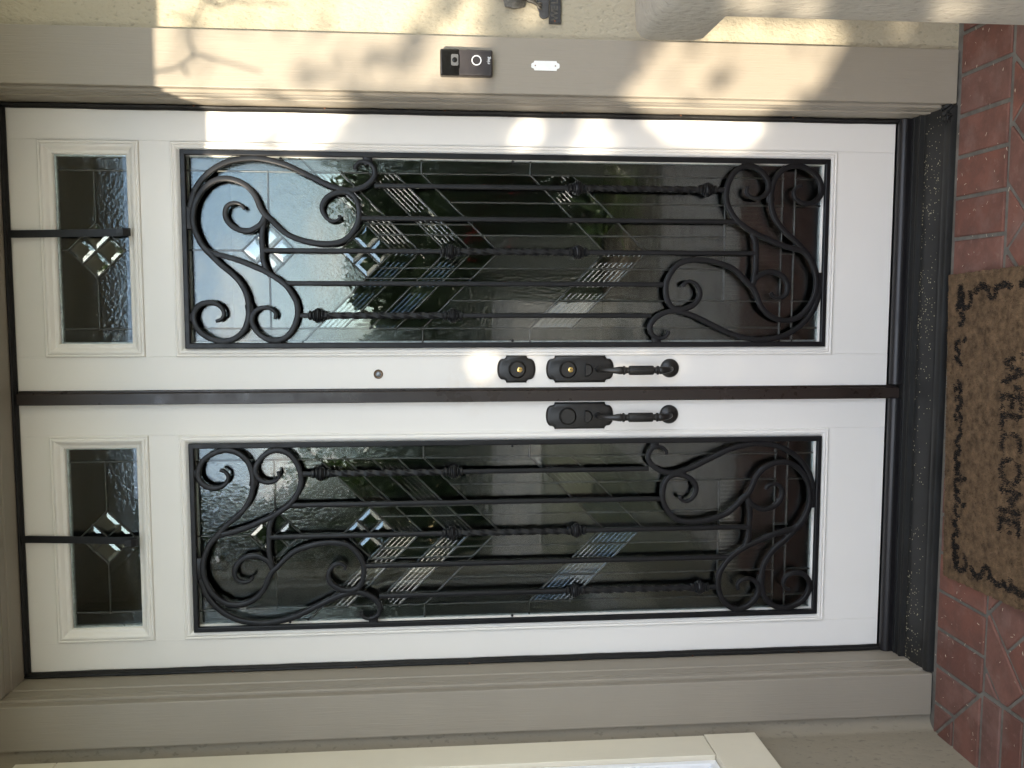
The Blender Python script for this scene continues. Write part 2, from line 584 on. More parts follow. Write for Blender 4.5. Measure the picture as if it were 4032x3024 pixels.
# ================================================================== SETTING
g = MB(); g.add([(-300, -300, -0.16), (300, -300, -0.16), (300, 300, -0.16), (-300, 300, -0.16)], [(0, 1, 2, 3)])
structure(g.build('ground', GRASSM))
g = MB(); g.box(-0.85, 0.25, -9.0, -2.86, -0.3, -0.135)
structure(g.build('walkway', CONC))
g = MB(); g.box(-16, 20, -18, -9.002, -0.3, -0.13)
structure(g.build('driveway', CONC))
g = MB(); g.box(0.27, 6.5, -8.6, -2.9, -0.3, -0.12)
structure(g.build('planting_bed', SOIL))

# porch floor: mortar bed with real bricks set in it

g = MB(); g.box(-0.95, 2.6, -2.85, -1.452, -0.3, FLOOR - 0.002)
structure(g.build('landing', simple('tan_concrete', (0.37, 0.335, 0.30), 0.85, 0, 0.2, 4, 60, 0.4, 0.003)))
g = MB(); g.box(-0.95, 2.6, -1.45, 0.02, -0.3, FLOOR - 0.005)
floor = structure(g.build('porch_floor', GROUT))

BRICKS = []
def brick(poly):
    BRICKS.append(poly)
def brick_mesh(b, poly):
    p = inset(poly, random.uniform(0.0045, 0.0062))
    if len(p) < 3: return False
    q = inset(p, 0.003)
    if len(q) < 3: return False
    if len(q) != len(p):
        p = q
    n = len(p); dz = random.uniform(-0.0012, 0.0012)
    b.add([(x, y, -0.10) for x, y in p] + [(x, y, FLOOR - 0.0022 + dz) for x, y in p] + [(x, y, FLOOR + dz) for x, y in q],
          [(i, (i + 1) % n, (i + 1) % n + n, i + n) for i in range(n)] + [(i + n, (i + 1) % n + n, (i + 1) % n + 2 * n, i + 2 * n) for i in range(n)] + [tuple(range(2 * n, 3 * n))])
    return True

# straight course along the threshold
ROW0, ROW1 = -0.176, -0.3905
xs = [0.933 + 0.104 * k for k in range(16, 0, -1)]
edges = [0.4125 + 0.1041 * k for k in range(-13, 21)]
for a, b_ in zip(edges[:-1], edges[1:]):
    poly = [(a, ROW1), (b_, ROW1), (b_, ROW0), (a, ROW0)]
    if a < -0.72:
        poly = clip(poly, (-1, -1), 0.72 + 0.3905 + 0.0)          # mitre towards the side wall
        poly = clip(poly, (-1, 0), 0.935)
    if len(poly) >= 3: brick(poly)
# course along the side wall
ys = [-0.176, -0.272, -0.3875, -0.470, -0.5500] + [-0.55 - 0.104 * k for k in range(1, 23)]
for a, b_ in zip(ys[:-1], ys[1:]):
    poly = [(-0.935, b_), (-0.7195, b_), (-0.7195, a), (-0.935, a)]
    poly = clip(poly, (1, 1), -1.1105)
    if len(poly) >= 3 and b_ > -1.45: brick(poly)
# herringbone field laid at 45 degrees
def field_region(p):
    for n, c in (((-1, 0), 0.7165), ((0, 1), -0.3935), ((0, -1), 1.445), ((1, 0), 1.75)):
        p = clip(p, n, c)
        if len(p) < 3: return []
    return p
Wb = 0.1041
c45 = math.cos(R(45))
ox, oy = -0.6563, -0.4025
nb = 0
for i in range(-34, 34):
    for j in range(-34, 34):
        k = (i - j) % 4
        if k == 0: rect = (i, j, i + 2, j + 1)
        elif k == 3: rect = (i, j, i + 1, j + 2)
        else: continue
        pts = []
        for a, b_ in ((rect[0], rect[1]), (rect[2], rect[1]), (rect[2], rect[3]), (rect[0], rect[3])):
            a *= Wb; b_ *= Wb
            pts.append((ox + (a - b_) * c45, oy + (a + b_) * c45))
        pts = field_region(pts)
        if len(pts) >= 3:
            # leave out what stands under the pillar
            cx = sum(p[0] for p in pts) / len(pts); cy = sum(p[1] for p in pts) / len(pts)
            if 0.95 < cx < 1.25 and -0.95 < cy < -0.6: continue
            brick(pts)
BRICKS.sort(key=lambda p: min(abs(y) + 0.6 * max(0, abs(x) - 1.0) for x, y in p))
far = MB(); nb = 0
for p in BRICKS:
    if nb < 300:
        b = MB()
        if brick_mesh(b, p):
            b.build('brick', BRICK, floor); nb += 1
    else:
        brick_mesh(far, p)
o = far.build('far_bricks', BRICK, floor); o['kind'] = 'stuff'

# ------------------------------------------------------------------ house
house = thing('house', 'sand coloured stucco house wall with deep entry around the white double doors', 'house', (0, -0.155, FLOOR))
g = MB(); g.box(0.885, 2.7, -0.155, 0.05, 0.66, 3.4); g.box(0.9008, 2.7, -0.155, 0.05, FLOOR - 0.05, 0.66)
g.build('front_wall', STUCCO, house)
g = MB(); g.box(-0.93, 0.885, -0.155, 0.05, 2.50, 3.4)
g.build('front_wall', STUCCO, house)
# narrow stucco return in the corner, coved into the side wall
pts = []
cove = [(-0.905 - 0.012 + 0.03 - 0.03 * math.cos(a), -0.155 - 0.03 + 0.03 * math.sin(a)) for a in np.linspace(0, math.pi / 2, 8)]
poly = [(-0.93, 0.05), (-0.93, -0.185)] + [(x, y) for x, y in cove] + [(-0.86, -0.155), (-0.86, 0.05)]
g = MB(); g.prism_xy(poly, FLOOR - 0.05, 2.5)
g.build('front_wall', STUCCO2, house, smooth=40)
# side wall of the entry, pierced by the window
WX = -0.917
g = MB()
g.box(-1.12, WX, -1.62, -0.1851, FLOOR - 0.05, 0.47)
g.box(-1.12, WX, -1.62, -0.1851, 2.27, 3.4)
g.box(-1.12, WX, -1.62, -1.33, 0.47, 2.27)
g.box(-1.12, WX, -0.255, -0.1851, 0.47, 2.27)
g.build('side_wall', STUCCO2, house)
g = MB(); g.box(-1.11, 2.7, -1.62, -0.156, 2.62, 2.66)
g.build('soffit', SOFFIT, house)
EAVE_D = 1.25
EZ = 1.8735 + SUN_DZ * EAVE_D
g = MB(); g.box(-0.916, 2.7, -EAVE_D, -EAVE_D + 0.14, EZ, 2.619)
g.build('header_beam', SOFFIT, house)
g = MB(); g.add([(-1.4, -1.55, 2.68), (2.9, -1.55, 2.68), (2.9, 0.05, 3.45), (-1.4, 0.05, 3.45), (-1.4, -1.55, 2.78), (2.9, -1.55, 2.78), (2.9, 0.05, 3.55), (-1.4, 0.05, 3.55)],
                [(0, 1, 2, 3), (4, 5, 6, 7), (0, 1, 5, 4), (1, 2, 6, 5), (2, 3, 7, 6), (3, 0, 4, 7)])
g.build('roof', simple("roof_shingle", (0.09, 0.075, 0.06), 0.9, 0, 0.3, 20, 40, 0.8, 0.01), house)
# rest of the house beyond the entry
g = MB(); g.box(-6.0, -1.121, -1.62, 4.5, FLOOR - 0.1, 3.4)
g.build('garage_wall', STUCCO, house)
# dim hall behind the doors
room = MB()
room.add([(-0.95, 0.06, -0.02), (2.4, 0.06, -0.02), (2.4, 4.4, -0.02), (-0.95, 4.4, -0.02)], [(0, 1, 2, 3)])
structure(room.build('hall_floor', ROOMF))
room = MB()
a = [(-0.95, 0.06), (-0.95, 4.4), (2.4, 4.4), (2.4, 0.06)]
for (p, q_) in zip(a[:-1], a[1:]):
    room.add([(p[0], p[1], -0.02), (q_[0], q_[1], -0.02), (q_[0], q_[1], 2.7), (p[0], p[1], 2.7)], [(0, 1, 2, 3)])
room.add([(-0.95, 0.06, 2.7), (2.4, 0.06, 2.7), (2.4, 4.4, 2.7), (-0.95, 4.4, 2.7)], [(0, 1, 2, 3)])
room.add([(0.80, 0.06, -0.02), (2.4, 0.06, -0.02), (2.4, 0.06, 2.7), (0.80, 0.06, 2.7)], [(0, 1, 2, 3)])
room.add([(-0.95, 0.06, 2.4), (0.80, 0.06, 2.4), (0.80, 0.06, 2.7), (-0.95, 0.06, 2.7)], [(0, 1, 2, 3)])
room.add([(-0.95, 0.06, -0.02), (-0.80, 0.06, -0.02), (-0.80, 0.06, 2.4), (-0.95, 0.06, 2.4)], [(0, 1, 2, 3)])
structure(room.build('hall_wall', ROOMW))

# ------------------------------------------------------------------ window in the side wall
win = thing('window', 'white framed window with tan timber surround in the side wall', 'window', (WX, -0.75, 0.42))
XO = -0.895      # face of the timber surround
def wbox(name, x0, x1, y0, y1, z0, z1, mat, parent=win, bv=0.002):
    b = MB(); b.box(x0, x1, y0, y1, z0, z1); return b.build(name, mat, parent, bevel=bv)
wbox('trim_board', WX - 0.02, XO, -0.302, -0.196, 0.5685, 2.215, WTRIM)
wbox('trim_board', WX - 0.02, XO, -1.42, -1.315, 0.5685, 2.215, WTRIM)
wbox('trim_board', WX - 0.02, XO, -1.42, -0.196, 2.2165, 2.315, WTRIM)
wbox('sill_board', WX - 0.02, XO + 0.002, -1.42, -0.194, 0.428, 0.567, WTRIM)
def wframe(name, y0, y1, z0, z1, w, x0, x1, mat):
    b = MB()
    b.box(x0, x1, y0, y0 + w, z0, z1); b.box(x0, x1, y1 - w, y1, z0, z1)
    b.box(x0, x1, y0 + w, y1 - w, z0, z0 + w); b.box(x0, x1, y0 + w, y1 - w, z1 - w, z1)
    return b.build(name, mat, win, bevel=0.002)
wframe('frame', -1.315, -0.303, 0.5690, 2.215, 0.018, WX - 0.03, XO - 0.012, VINYL)
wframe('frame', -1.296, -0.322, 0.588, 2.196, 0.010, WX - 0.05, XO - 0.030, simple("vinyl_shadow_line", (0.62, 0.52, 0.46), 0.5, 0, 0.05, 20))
wframe('sash', -1.285, -0.333, 0.599, 2.185, 0.05, WX - 0.06, XO - 0.022, VINYL)
wbox('mullion', WX - 0.055, XO - 0.024, -0.835, -0.785, 0.649, 2.135, VINYL)
b = MB(); b.box(WX - 0.045, WX - 0.039, -1.235, -0.836, 0.649, 2.135); b.build('pane', G_PLAIN, win)
b = MB(); b.box(WX - 0.045, WX - 0.039, -0.784, -0.383, 0.649, 2.135); b.build('pane', G_PLAIN, win)
b = MB(); b.box(-1.118, -1.10, -1.33, -0.255, 0.47, 2.27); b.build('curtain', simple("dark_curtain", (0.05, 0.05, 0.05), 0.9), win)

# ------------------------------------------------------------------ stucco pillar at the right edge
pil = thing('pillar', 'pale stucco porch pillar with thick rounded cap beside the right trim', 'pillar', (1.1, -0.75, FLOOR))
b = MB(); b.box(0.857, 1.34, -0.98, -0.50, FLOOR - 0.03, 0.6755)
b.build('shaft', CAPST, pil, bevel=0.012, bseg=3)
def cap_mesh():
    bm = bmesh.new()
    x0, x1, y0, y1 = 0.824, 1.372, -1.012, -0.42
    lv = [(0.674, 0.016), (0.680, 0.004), (0.70, 0.0), (0.800, 0.0), (0.816, 0.004), (0.827, 0.013), (0.833, 0.030), (0.836, 0.08), (0.838, 0.16)]
    b = MB(); rings = []
    for z, i in lv:
        ring = []
        r = 0.024
        X0, X1, Y0, Y1 = x0 + i, x1 - i, y0 + i, y1 - i
        for cx, cy, a0 in ((X1 - r, Y1 - r, 0), (X0 + r, Y1 - r, 90), (X0 + r, Y0 + r, 180), (X1 - r, Y0 + r, 270)):
            for k in range(6):
                a = R(a0 + 90 * k / 5); ring.append((cx + r * math.cos(a), cy + r * math.sin(a), z))
        rings.append(ring)
    b.rings(rings)
    return b
cap_mesh().build('cap', CAPST, pil, smooth=50)
b = MB(); b.box(1.03, 1.17, -0.82, -0.68, 0.835, 2.619); b.build('post', TRIM, pil, bevel=0.004)

# ================================================================== DOOR FRAME
frame = thing('entry_surround', 'greige timber door casing with wide flat trim boards and black weatherstrip', 'door surround', (0, -0.1, FLOOR))
ZT = 2.3605
prof = [(0.750, 0.058), (0.750, -0.0905), (0.7532, -0.0925), (0.7532, -0.1220), (0.7560, -0.1228), (0.7560, -0.1258), (0.7535, -0.1266), (0.7535, -0.1440), (0.7560, -0.1465), (0.80, -0.1465), (0.80, 0.058)]
for s in (1, -1):
    b = MB(); b.prism_xy([(x * s, y) for x, y in prof], FLOOR - 0.004, ZT + 0.012)
    b.build('jamb', JAMB, frame, smooth=30)
    b = MB(); xo = 0.897 if s > 0 else 0.877
    b.box(min(0.7608 * s, xo * s), max(0.7608 * s, xo * s), -0.170, -0.120, FLOOR + 0.001, ZT + 0.0105)
    b.build('trim_board', TRIM, frame, bevel=0.0025)
# head
b = MB()
hp = [(x - 0.750 + ZT, y) for x, y in prof]
n = len(hp)
b.add([(-0.7495, y, z) for z, y in hp] + [(0.7495, y, z) for z, y in hp],
      [tuple(range(n)), tuple(range(2 * n - 1, n - 1, -1))] + [(i, (i + 1) % n, (i + 1) % n + n, i + n) for i in range(n)])
b.build('head_jamb', JAMB, frame, smooth=30)
b = MB(); b.box(-0.877, 0.897, -0.170, -0.120, ZT + 0.0115, 2.505)
b.build('trim_board', TRIM, frame, bevel=0.0025)
# black weatherstrips: kerf leg plus rounded bulb
def strip_profile():
    return [(-0.0005, -0.001), (-0.0005, -0.020), (-0.003, -0.0225), (-0.0062, -0.021), (-0.0075, -0.017), (-0.0075, -0.0145), (-0.0105, -0.0125), (-0.0125, -0.008), (-0.0115, -0.003), (-0.009, -0.001)]
for s in (1, -1):
    b = MB(); rings = []
    zs = np.linspace(-0.03, ZT - 0.0005, 60)
    for z in zs:
        w = 0.0009 * math.sin(z * 23 + s) + 0.0006 * math.sin(z * 61 + 2 * s)
        rings.append([(s * (0.750 + p + (w if p > -0.001 else w * 0.5) - 0.0012), y, z) for p, y in strip_profile()])
    b.rings(rings)
    b.build('weatherstrip', RUBBER, frame, smooth=45)
    for z in (1.85, 1.52, 1.21, 0.90, 0.58, 0.27):
        b = MB(); b.lathe([(0, 0.0022), (-0.0012, 0.0018)], (s * 0.7466, -0.0222, z + 0.03 * s), 'Y', 8)
        b.build('nail', RUST, frame)
b = MB()
rings = [[(x, y, ZT + p) for p, y in strip_profile()] for x in np.linspace(-0.7375, 0.7375, 8)]
b.rings(rings); b.build('weatherstrip', RUBBER, frame, smooth=45)

# ================================================================== THRESHOLD
sill = thing('door_threshold', 'worn black door sill running along the foot of both doors', 'threshold', (0, -0.08, FLOOR))
def along_x(prof, x0, x1):
    b = MB(); n = len(prof)
    b.add([(x0, y, z) for y, z in prof] + [(x1, y, z) for y, z in prof],
          [tuple(range(n)), tuple(range(2 * n - 1, n - 1, -1))] + [(i, (i + 1) % n, (i + 1) % n + n, i + n) for i in range(n)])
    return b
bar = [(-0.0335 + 0.0165 + 0.0165 * math.cos(a), -0.0190 + 0.0165 * math.sin(a)) for a in np.linspace(R(20), R(215), 14)] + [(-0.0305, -0.036), (-0.0015, -0.036)]
for x0, x1 in ((0.0205, 0.7485), (-0.7485, -0.0195)):
    along_x(bar, x0, x1).build('sill_bar', SILLBAR, sill, smooth=40)
cap = [(0.058, -0.012), (0.002, -0.012), (0.002, -0.0335), (-0.0385, -0.0335), (-0.0395, -0.0315), (-0.042, -0.0315), (-0.0425, -0.0345), (-0.0605, -0.0360), (-0.0625, -0.0335), (-0.0670, -0.0325), (-0.0705, -0.0345), (-0.0715, -0.0460), (-0.074, -0.0475), (-0.074, -0.085), (0.058, -0.085)]
along_x(cap, -0.7495, 0.7495).build('sill_cap', SILL, sill, smooth=25)
plate = [(-0.0745, -0.0485), (-0.1380, -0.0585), (-0.1425, -0.0600), (-0.1440, -0.0612), (-0.1470, -0.0612), (-0.1580, -0.0625), (-0.1630, -0.0660), (-0.1645, -0.0720), (-0.1645, -0.0860), (-0.0745, -0.0860)]
along_x(plate, -0.7575, 0.7575).build('sill_plate', SILL, sill, smooth=30)
# splintered end of the sill in the right corner
b = MB()
for k in range(7):
    x = 0.735 + random.uniform(-0.008, 0.02); y = -0.150 + random.uniform(-0.012, 0.004); z = -0.052 + random.uniform(-0.01, 0.006)
    b.tube([(x, y, z), (x + random.uniform(-0.015, 0.012), y + random.uniform(-0.008, 0.004), z + random.uniform(-0.004, 0.012)), (x + random.uniform(-0.01, 0.02), y - 0.006, z - 0.01)], [0.006, 0.009, 0.004], 7)
b.build('splintered_end', SILL, sill, smooth=40)

# dry specks and hairs swept into the sill and over the bricks
def specks(name, n, fx, mat, size, long=1.0):
    b = MB()
    for _ in range(n):
        x, y, z = fx()
        a = random.uniform(0, math.pi); l = size * random.uniform(0.5, 1.5); w = l / long * random.uniform(0.5, 1)
        dx, dy = math.cos(a), math.sin(a)
        t = random.uniform(0.0004, 0.0014)
        c = [(x - dx * l - dy * w, y - dy * l + dx * w, z), (x + dx * l - dy * w, y + dy * l + dx * w, z), (x + dx * l + dy * w, y + dy * l - dx * w, z), (x - dx * l + dy * w, y - dy * l - dx * w, z), (x, y, z + t)]
        b.add(c, [(0, 1, 4), (1, 2, 4), (2, 3, 4), (3, 0, 4), (3, 2, 1, 0)])
    o = b.build(name, mat)
    o['kind'] = 'stuff'
    return o
def on_plate():
    y = -0.0755 - (random.random() ** 1.6) * 0.062
    x = random.uniform(-0.74, 0.74) if random.random() < 0.45 else random.choice((0.55, 0.2, -0.62)) + random.gauss(0, 0.09)
    x = max(-0.745, min(0.745, x))
    return x, y, -0.0485 - (-0.0745 - y) * 0.01 / 0.0635 + 0.0004
o = specks('debris', 420, on_plate, SPECK, 0.0013); tag(o, 'pale dust and grit scattered over the black door sill', 'debris')
def on_brick():
    return random.uniform(-0.9, 1.0), -0.18 - random.random() ** 1.2 * 0.45, FLOOR + 0.0022
o = specks('dry_grass', 260, on_brick, simple("straw", (0.55, 0.46, 0.33), 0.8), 0.0034, 7); tag(o, 'thin straw bits lying on the red bricks', 'debris')

# ================================================================== DOORS
GC = (0.3825, 1.0535)          # grille centre of the right leaf
DC = 0.3835                    # glass centre of the right leaf

def ring_frame(x0, x1, z0, z1, profile):
    """mitred rectangular moulding; profile = (inset, y)"""
    b = MB(); rings = []
    for i, y in profile:
        rings.append([(x0 + i, y, z0 + i), (x1 - i, y, z0 + i), (x1 - i, y, z1 - i), (x0 + i, y, z1 - i)])
    for r0, r1 in zip(rings[:-1], rings[1:]):
        for k in range(4):
            b.add([r0[k], r0[(k + 1) % 4], r1[(k + 1) % 4], r1[k]], [(0, 1, 2, 3)])
    return b
MOULD = [(0, 0.001), (0.0004, -0.0050), (0.0022, -0.0068), (0.0046, -0.0068), (0.0062, -0.0052), (0.0078, -0.0056), (0.0100, -0.0076), (0.0135, -0.0080), (0.0175, -0.0062), (0.0215, -0.0022), (0.0245, 0.0010), (0.0275, 0.0022), (0.0310, 0.0030), (0.0335, 0.0052), (0.0350, 0.0090), (0.0352, 0.0205), (0.0352, 0.0300)]

def ribbon(pts, w, y_front, y_back, ch=0.0026, tip=(1, 1), per=7):
    """cast flat scroll bar along a 2-D centre line"""
    c = spline([(x, z, 0) for x, z in pts], per)
    n = len(c); L = [0]
    for i in range(1, n): L.append(L[-1] + (c[i] - c[i - 1]).length)
    tot = L[-1]; rings = []
    for i in range(n):
        t = (c[min(i + 1, n - 1)] - c[max(i - 1, 0)]).normalized()
        nn = Vector((-t.y, t.x, 0))
        ww = w
        e0 = L[i] / 0.05; e1 = (tot - L[i]) / 0.09
        if tip[0] < 1 and e0 < 1: ww *= tip[0] + (1 - tip[0]) * e0
        if tip[1] < 1 and e1 < 1:
            ww *= tip[1] + (1 - tip[1]) * e1
            if (tot - L[i]) < 0.012: ww *= 1.22
        h = ww / 2; k = min(ch, h * 0.6)
        rings.append([(c[i].x + nn.x * a, yy, c[i].y + nn.y * a) for a, yy in ((-h, y_back), (-h, y_front + k), (-h + k * 0.55, y_front + k * 0.28), (-h + k * 1.3, y_front), (h - k * 1.3, y_front), (h - k * 0.55, y_front + k * 0.28), (h, y_front + k), (h, y_back))])
    b = MB(); b.rings(rings); return b

mm = lambda L: [(x / 1000, z / 1000) for x, z in L]
SCROLLS = {
 'outer': mm([(110, 846), (139, 838), (159, 829), (185, 810), (208, 784), (224, 754), (233, 721), (237, 678), (231, 635), (220, 596), (205, 563), (189, 530), (173, 496), (162, 463), (158, 434), (164, 408), (178, 385), (199, 371), (221, 376), (232, 393), (230, 411), (220, 421), (211, 422)]),
 'ring': mm([(-16, 790), (3, 809), (19, 821), (51, 835), (82, 839), (119, 833), (154, 813), (177, 785), (184, 755), (179, 726), (165, 700), (141, 680), (112, 668), (94, 657), (81, 642), (62, 624), (41, 598), (28, 564), (20, 526), (19, 485), (28, 452), (51, 429), (83, 414), (118, 415), (144, 428), (153, 448), (150, 472), (139, 494), (120, 507), (101, 507), (83, 495), (77, 478), (84, 464), (93, 464)]),
 'inner': mm([(92, 654), (70, 665), (59, 679), (51, 696), (52, 719), (62, 740), (80, 754), (100, 757), (116, 749), (122, 732), (118, 717), (107, 708)]),
 'low': mm([(25, 826), (3, 811), (-16, 793), (-38, 771), (-60, 745), (-83, 724), (-112, 709), (-144, 703), (-177, 705), (-209, 717), (-230, 741), (-238, 771), (-231, 801), (-214, 828), (-188, 843), (-161, 843), (-141, 825), (-136, 798), (-147, 775), (-166, 767), (-180, 775), (-185, 788)]),
 'up': mm([(5, 813), (-8, 793), (-16, 760), (-28, 721), (-42, 688), (-55, 658), (-71, 632), (-88, 609), (-110, 592), (-137, 579), (-168, 577), (-200, 587), (-224, 605), (-236, 632), (-230, 661), (-211, 684), (-185, 696), (-163, 690), (-150, 670), (-152, 647), (-164, 634), (-180, 636)]),
 'link': mm([(96, 655), (60, 662), (37, 665), (0, 664), (-30, 662), (-60, 651)]),
}
GY0, GY1 = -0.0155, -0.0045       # grille front and back

def flat_bar(x, z0, z1, w=0.0128):
    return ribbon([(x, z0), (x, (z0 * 2 + z1) / 3), (x, (z0 + z1 * 2) / 3), (x, z1)], w, GY0 + 0.0012, GY1, 0.002, (1, 1), 2)

def twist_bar(x, z0, z1, w=0.0118):
    b = MB(); rings = []; n = int((z1 - z0) / 0.0022)
    for i in range(n + 1):
        z = z0 + (z1 - z0) * i / n
        a = (z - z0) / 0.0335 * math.pi / 2
        r = w * 0.78
        ring = []
        for k in range(4):
            for d in (-0.13, 0.13):
                t = a + math.pi / 4 + k * math.pi / 2 + d
                ring.append((x + r * math.cos(t), -0.0100 + r * math.sin(t), z))
        rings.append(ring)
    b.rings(rings); return b

COLLAR = [(-0.0262, 0.0066), (-0.0250, 0.0100), (-0.0235, 0.0122), (-0.0180, 0.0122), (-0.0166, 0.0100), (-0.0150, 0.0092), (-0.0138, 0.0128), (-0.0120, 0.0150), (-0.0096, 0.0150), (-0.0086, 0.0140), (-0.0070, 0.0182), (-0.0036, 0.0196), (-0.0026, 0.0184), (-0.0014, 0.0204), (0.0014, 0.0204)]
COLLAR = COLLAR + [(-t, r) for t, r in COLLAR[::-1][1:]]

def poly_of(dx_z):
    return [(d, z) for d, z in dx_z]

BASES = [1.379, 1.308, 1.2375, 1.167, 1.0965]
BB, B1, B2, B3, BG = 0.206, 0.1315, 0.0725, 0.0445, 0.2425   # came offsets and glass half width
ZG0, ZG1 = 0.1985, 1.9085
def pane_list():
    P = []     # (polygon in dx,z ; texture ; reed direction)
    for s in (1, -1):
        M = lambda L: [(s * d, z) for d, z in L]
        P += [(M([(0, ZG1), (BB, ZG1), (BB, 1.7055), (0.0705, 1.7055), (0, 1.776)]), 'chip', 0),
              (M([(BB, 1.7055), (0.0705, 1.7055), (0, 1.635), (0, 1.521), (0.0705, 1.4505), (BB, 1.585)]), 'chip', 0),
              (M([(BB, ZG1), (BG, ZG1), (BG, 1.6215), (BB, 1.585)]), 'water', 0),
              (M([(BB, 1.585), (BG, 1.6215), (BG, 1.3025), (BB, 1.3025)]), 'water', 0),
              (M([(BB, 1.3025), (BG, 1.3025), (BG, 1.010), (BB, 1.010)]), 'water', 0),
              (M([(BB, 1.010), (BG, 1.010), (BG, 0.307), (BB, 0.307)]), 'water', 0),
              (M([(0, 0.307), (BG, 0.307), (BG, 0.271), (0, 0.271)]), 'plain', 0),
              (M([(BB, 0.271), (BG, 0.271), (BG, ZG0), (BB, ZG0)]), 'water', 0),
              (M([(B1, 0.271), (BB, 0.271), (BB, ZG0), (B1, ZG0)]), 'chip', 0)]
        for k in range(4):
            t = 'reed' if k % 2 == 0 else 'swirl'
            for d0, d1 in ((0, B3), (B3, B2), (B2, BB)):
                P.append((M([(d0, BASES[k] + d0), (d1, BASES[k] + d1), (d1, BASES[k + 1] + d1), (d0, BASES[k + 1] + d0)]), t, s))
        for d0, d1 in ((B3, B1), (B1, BB)):
            P.append((M([(d0, 1.0965 + d0), (d1, 1.0965 + d1), (d1, 0.804 + d1), (d0, 0.804 + d0)]), 'chip', 0))
        for d0, d1 in ((0, B3), (B3, B1), (B1, BB)):
            P.append((M([(d0, 0.804 + d0), (d1, 0.804 + d1), (d1, 0.688 + d1), (d0, 0.688 + d0)]), 'reed', s))
        P.append((M([(B3, 0.688 + B3), (B1, 0.688 + B1), (B1, 0.4696), (B3, 0.4696)]), 'chip', 0))
        P.append((M([(B1, 0.688 + B1), (BB, 0.688 + BB), (BB, 0.307), (B1, 0.307)]), 'chip', 0))
    P += [([(0, 1.0965), (B3, 1.0965 + B3), (B3, 0.804 + B3), (0, 0.804), (-B3, 0.804 + B3), (-B3, 1.0965 + B3)], 'water', 0),
          ([(0, 0.688), (B3, 0.688 + B3), (B3, 0.4696), (-B3, 0.4696), (-B3, 0.688 + B3)], 'water', 0),
          ([(-B1, 0.4696), (B1, 0.4696), (B1, 0.307), (-B1, 0.307)], 'vreed', 0),
          ([(-B1, 0.271), (B1, 0.271), (B1, ZG0), (-B1, ZG0)], 'chip', 0)]
    return P

def came_list():
    C = []
    for s in (1, -1):
        seg = lambda a, b: C.append(((s * a[0], a[1]), (s * b[0], b[1])))
        seg((BB, ZG1), (BB, 0.307)); seg((BB, 0.271), (BB, ZG0))
        seg((B1, 1.0965 + B1), (B1, 0.307)); seg((B1, 0.271), (B1, ZG0))
        seg((B2, 1.379 + B2), (B2, 1.0965 + B2))
        seg((B3, 1.379 + B3), (B3, 0.4696))
        seg((BB, 1.7055), (0.0705, 1.7055))
        seg((0, 1.776), (0.0705, 1.7055)); seg((0, 1.635), (0.0705, 1.7055))
        seg((0, 1.521), (0.0705, 1.4505))
        for bse in BASES: seg((0, bse), (BB, bse + BB))
        seg((BB, 1.585), (BG, 1.6215)); seg((BB, 1.3025), (BG, 1.3025)); seg((BB, 1.010), (BG, 1.010))
        seg((0, 0.804), (BB, 0.804 + BB)); seg((0, 0.688), (BB, 0.688 + BB))
        seg((0, 0.4696), (B1, 0.4696)); seg((0, 0.307), (BG, 0.307)); seg((0, 0.271), (BG, 0.271))
        for c, h in ((1.7055, 0.0705), (1.4505, 0.0705)):
            seg((-0.0353, c + 0.0353), (0.0353, c - 0.0353))
    C += [((0, ZG1), (0, 1.776)), ((0, 1.635), (0, 1.521)), ((0, 0.307), (0, 0.271))]
    return C

def came_mesh(segs, w=0.0052, yf=0.0175, yb=0.0262):
    b = MB()
    nodes = {}
    for i, (a, c) in enumerate(segs):
        d = Vector((c[0] - a[0], c[1] - a[1])); L = d.length; d /= L
        n = Vector((-d.y, d.x)) * w / 2
        j = 0.00013 * (i % 7)
        rings = []
        for p in (Vector(a) - d * 0.0015, Vector(c) + d * 0.0015):
            rings.append([(p.x - n.x, yb + j, p.y - n.y), (p.x - n.x, yf + 0.0022 + j, p.y - n.y), (p.x - n.x * 0.55, yf + 0.0005 + j, p.y - n.y * 0.55), (p.x, yf + j, p.y), (p.x + n.x * 0.55, yf + 0.0005 + j, p.y + n.y * 0.55), (p.x + n.x, yf + 0.0022 + j, p.y + n.y), (p.x + n.x, yb + j, p.y + n.y)])
        b.rings(rings)
        for p in (a, c):
            nodes[(round(p[0], 3), round(p[1], 3))] = p
    for p in nodes.values():           # solder beads
        b.lathe([(0.003, 0.0042), (0.0005, 0.0040), (-0.0012, 0.0026), (-0.0018, 0.0008)], (p[0], yf, p[1]), 'Y', 10)
    return b

def flat_pane(poly, y0=0.0212, y1=0.0250):
    p = miter_inset(poly, 0.0012)
    b = MB(); b.prism_xz(p, y0, y1); return b

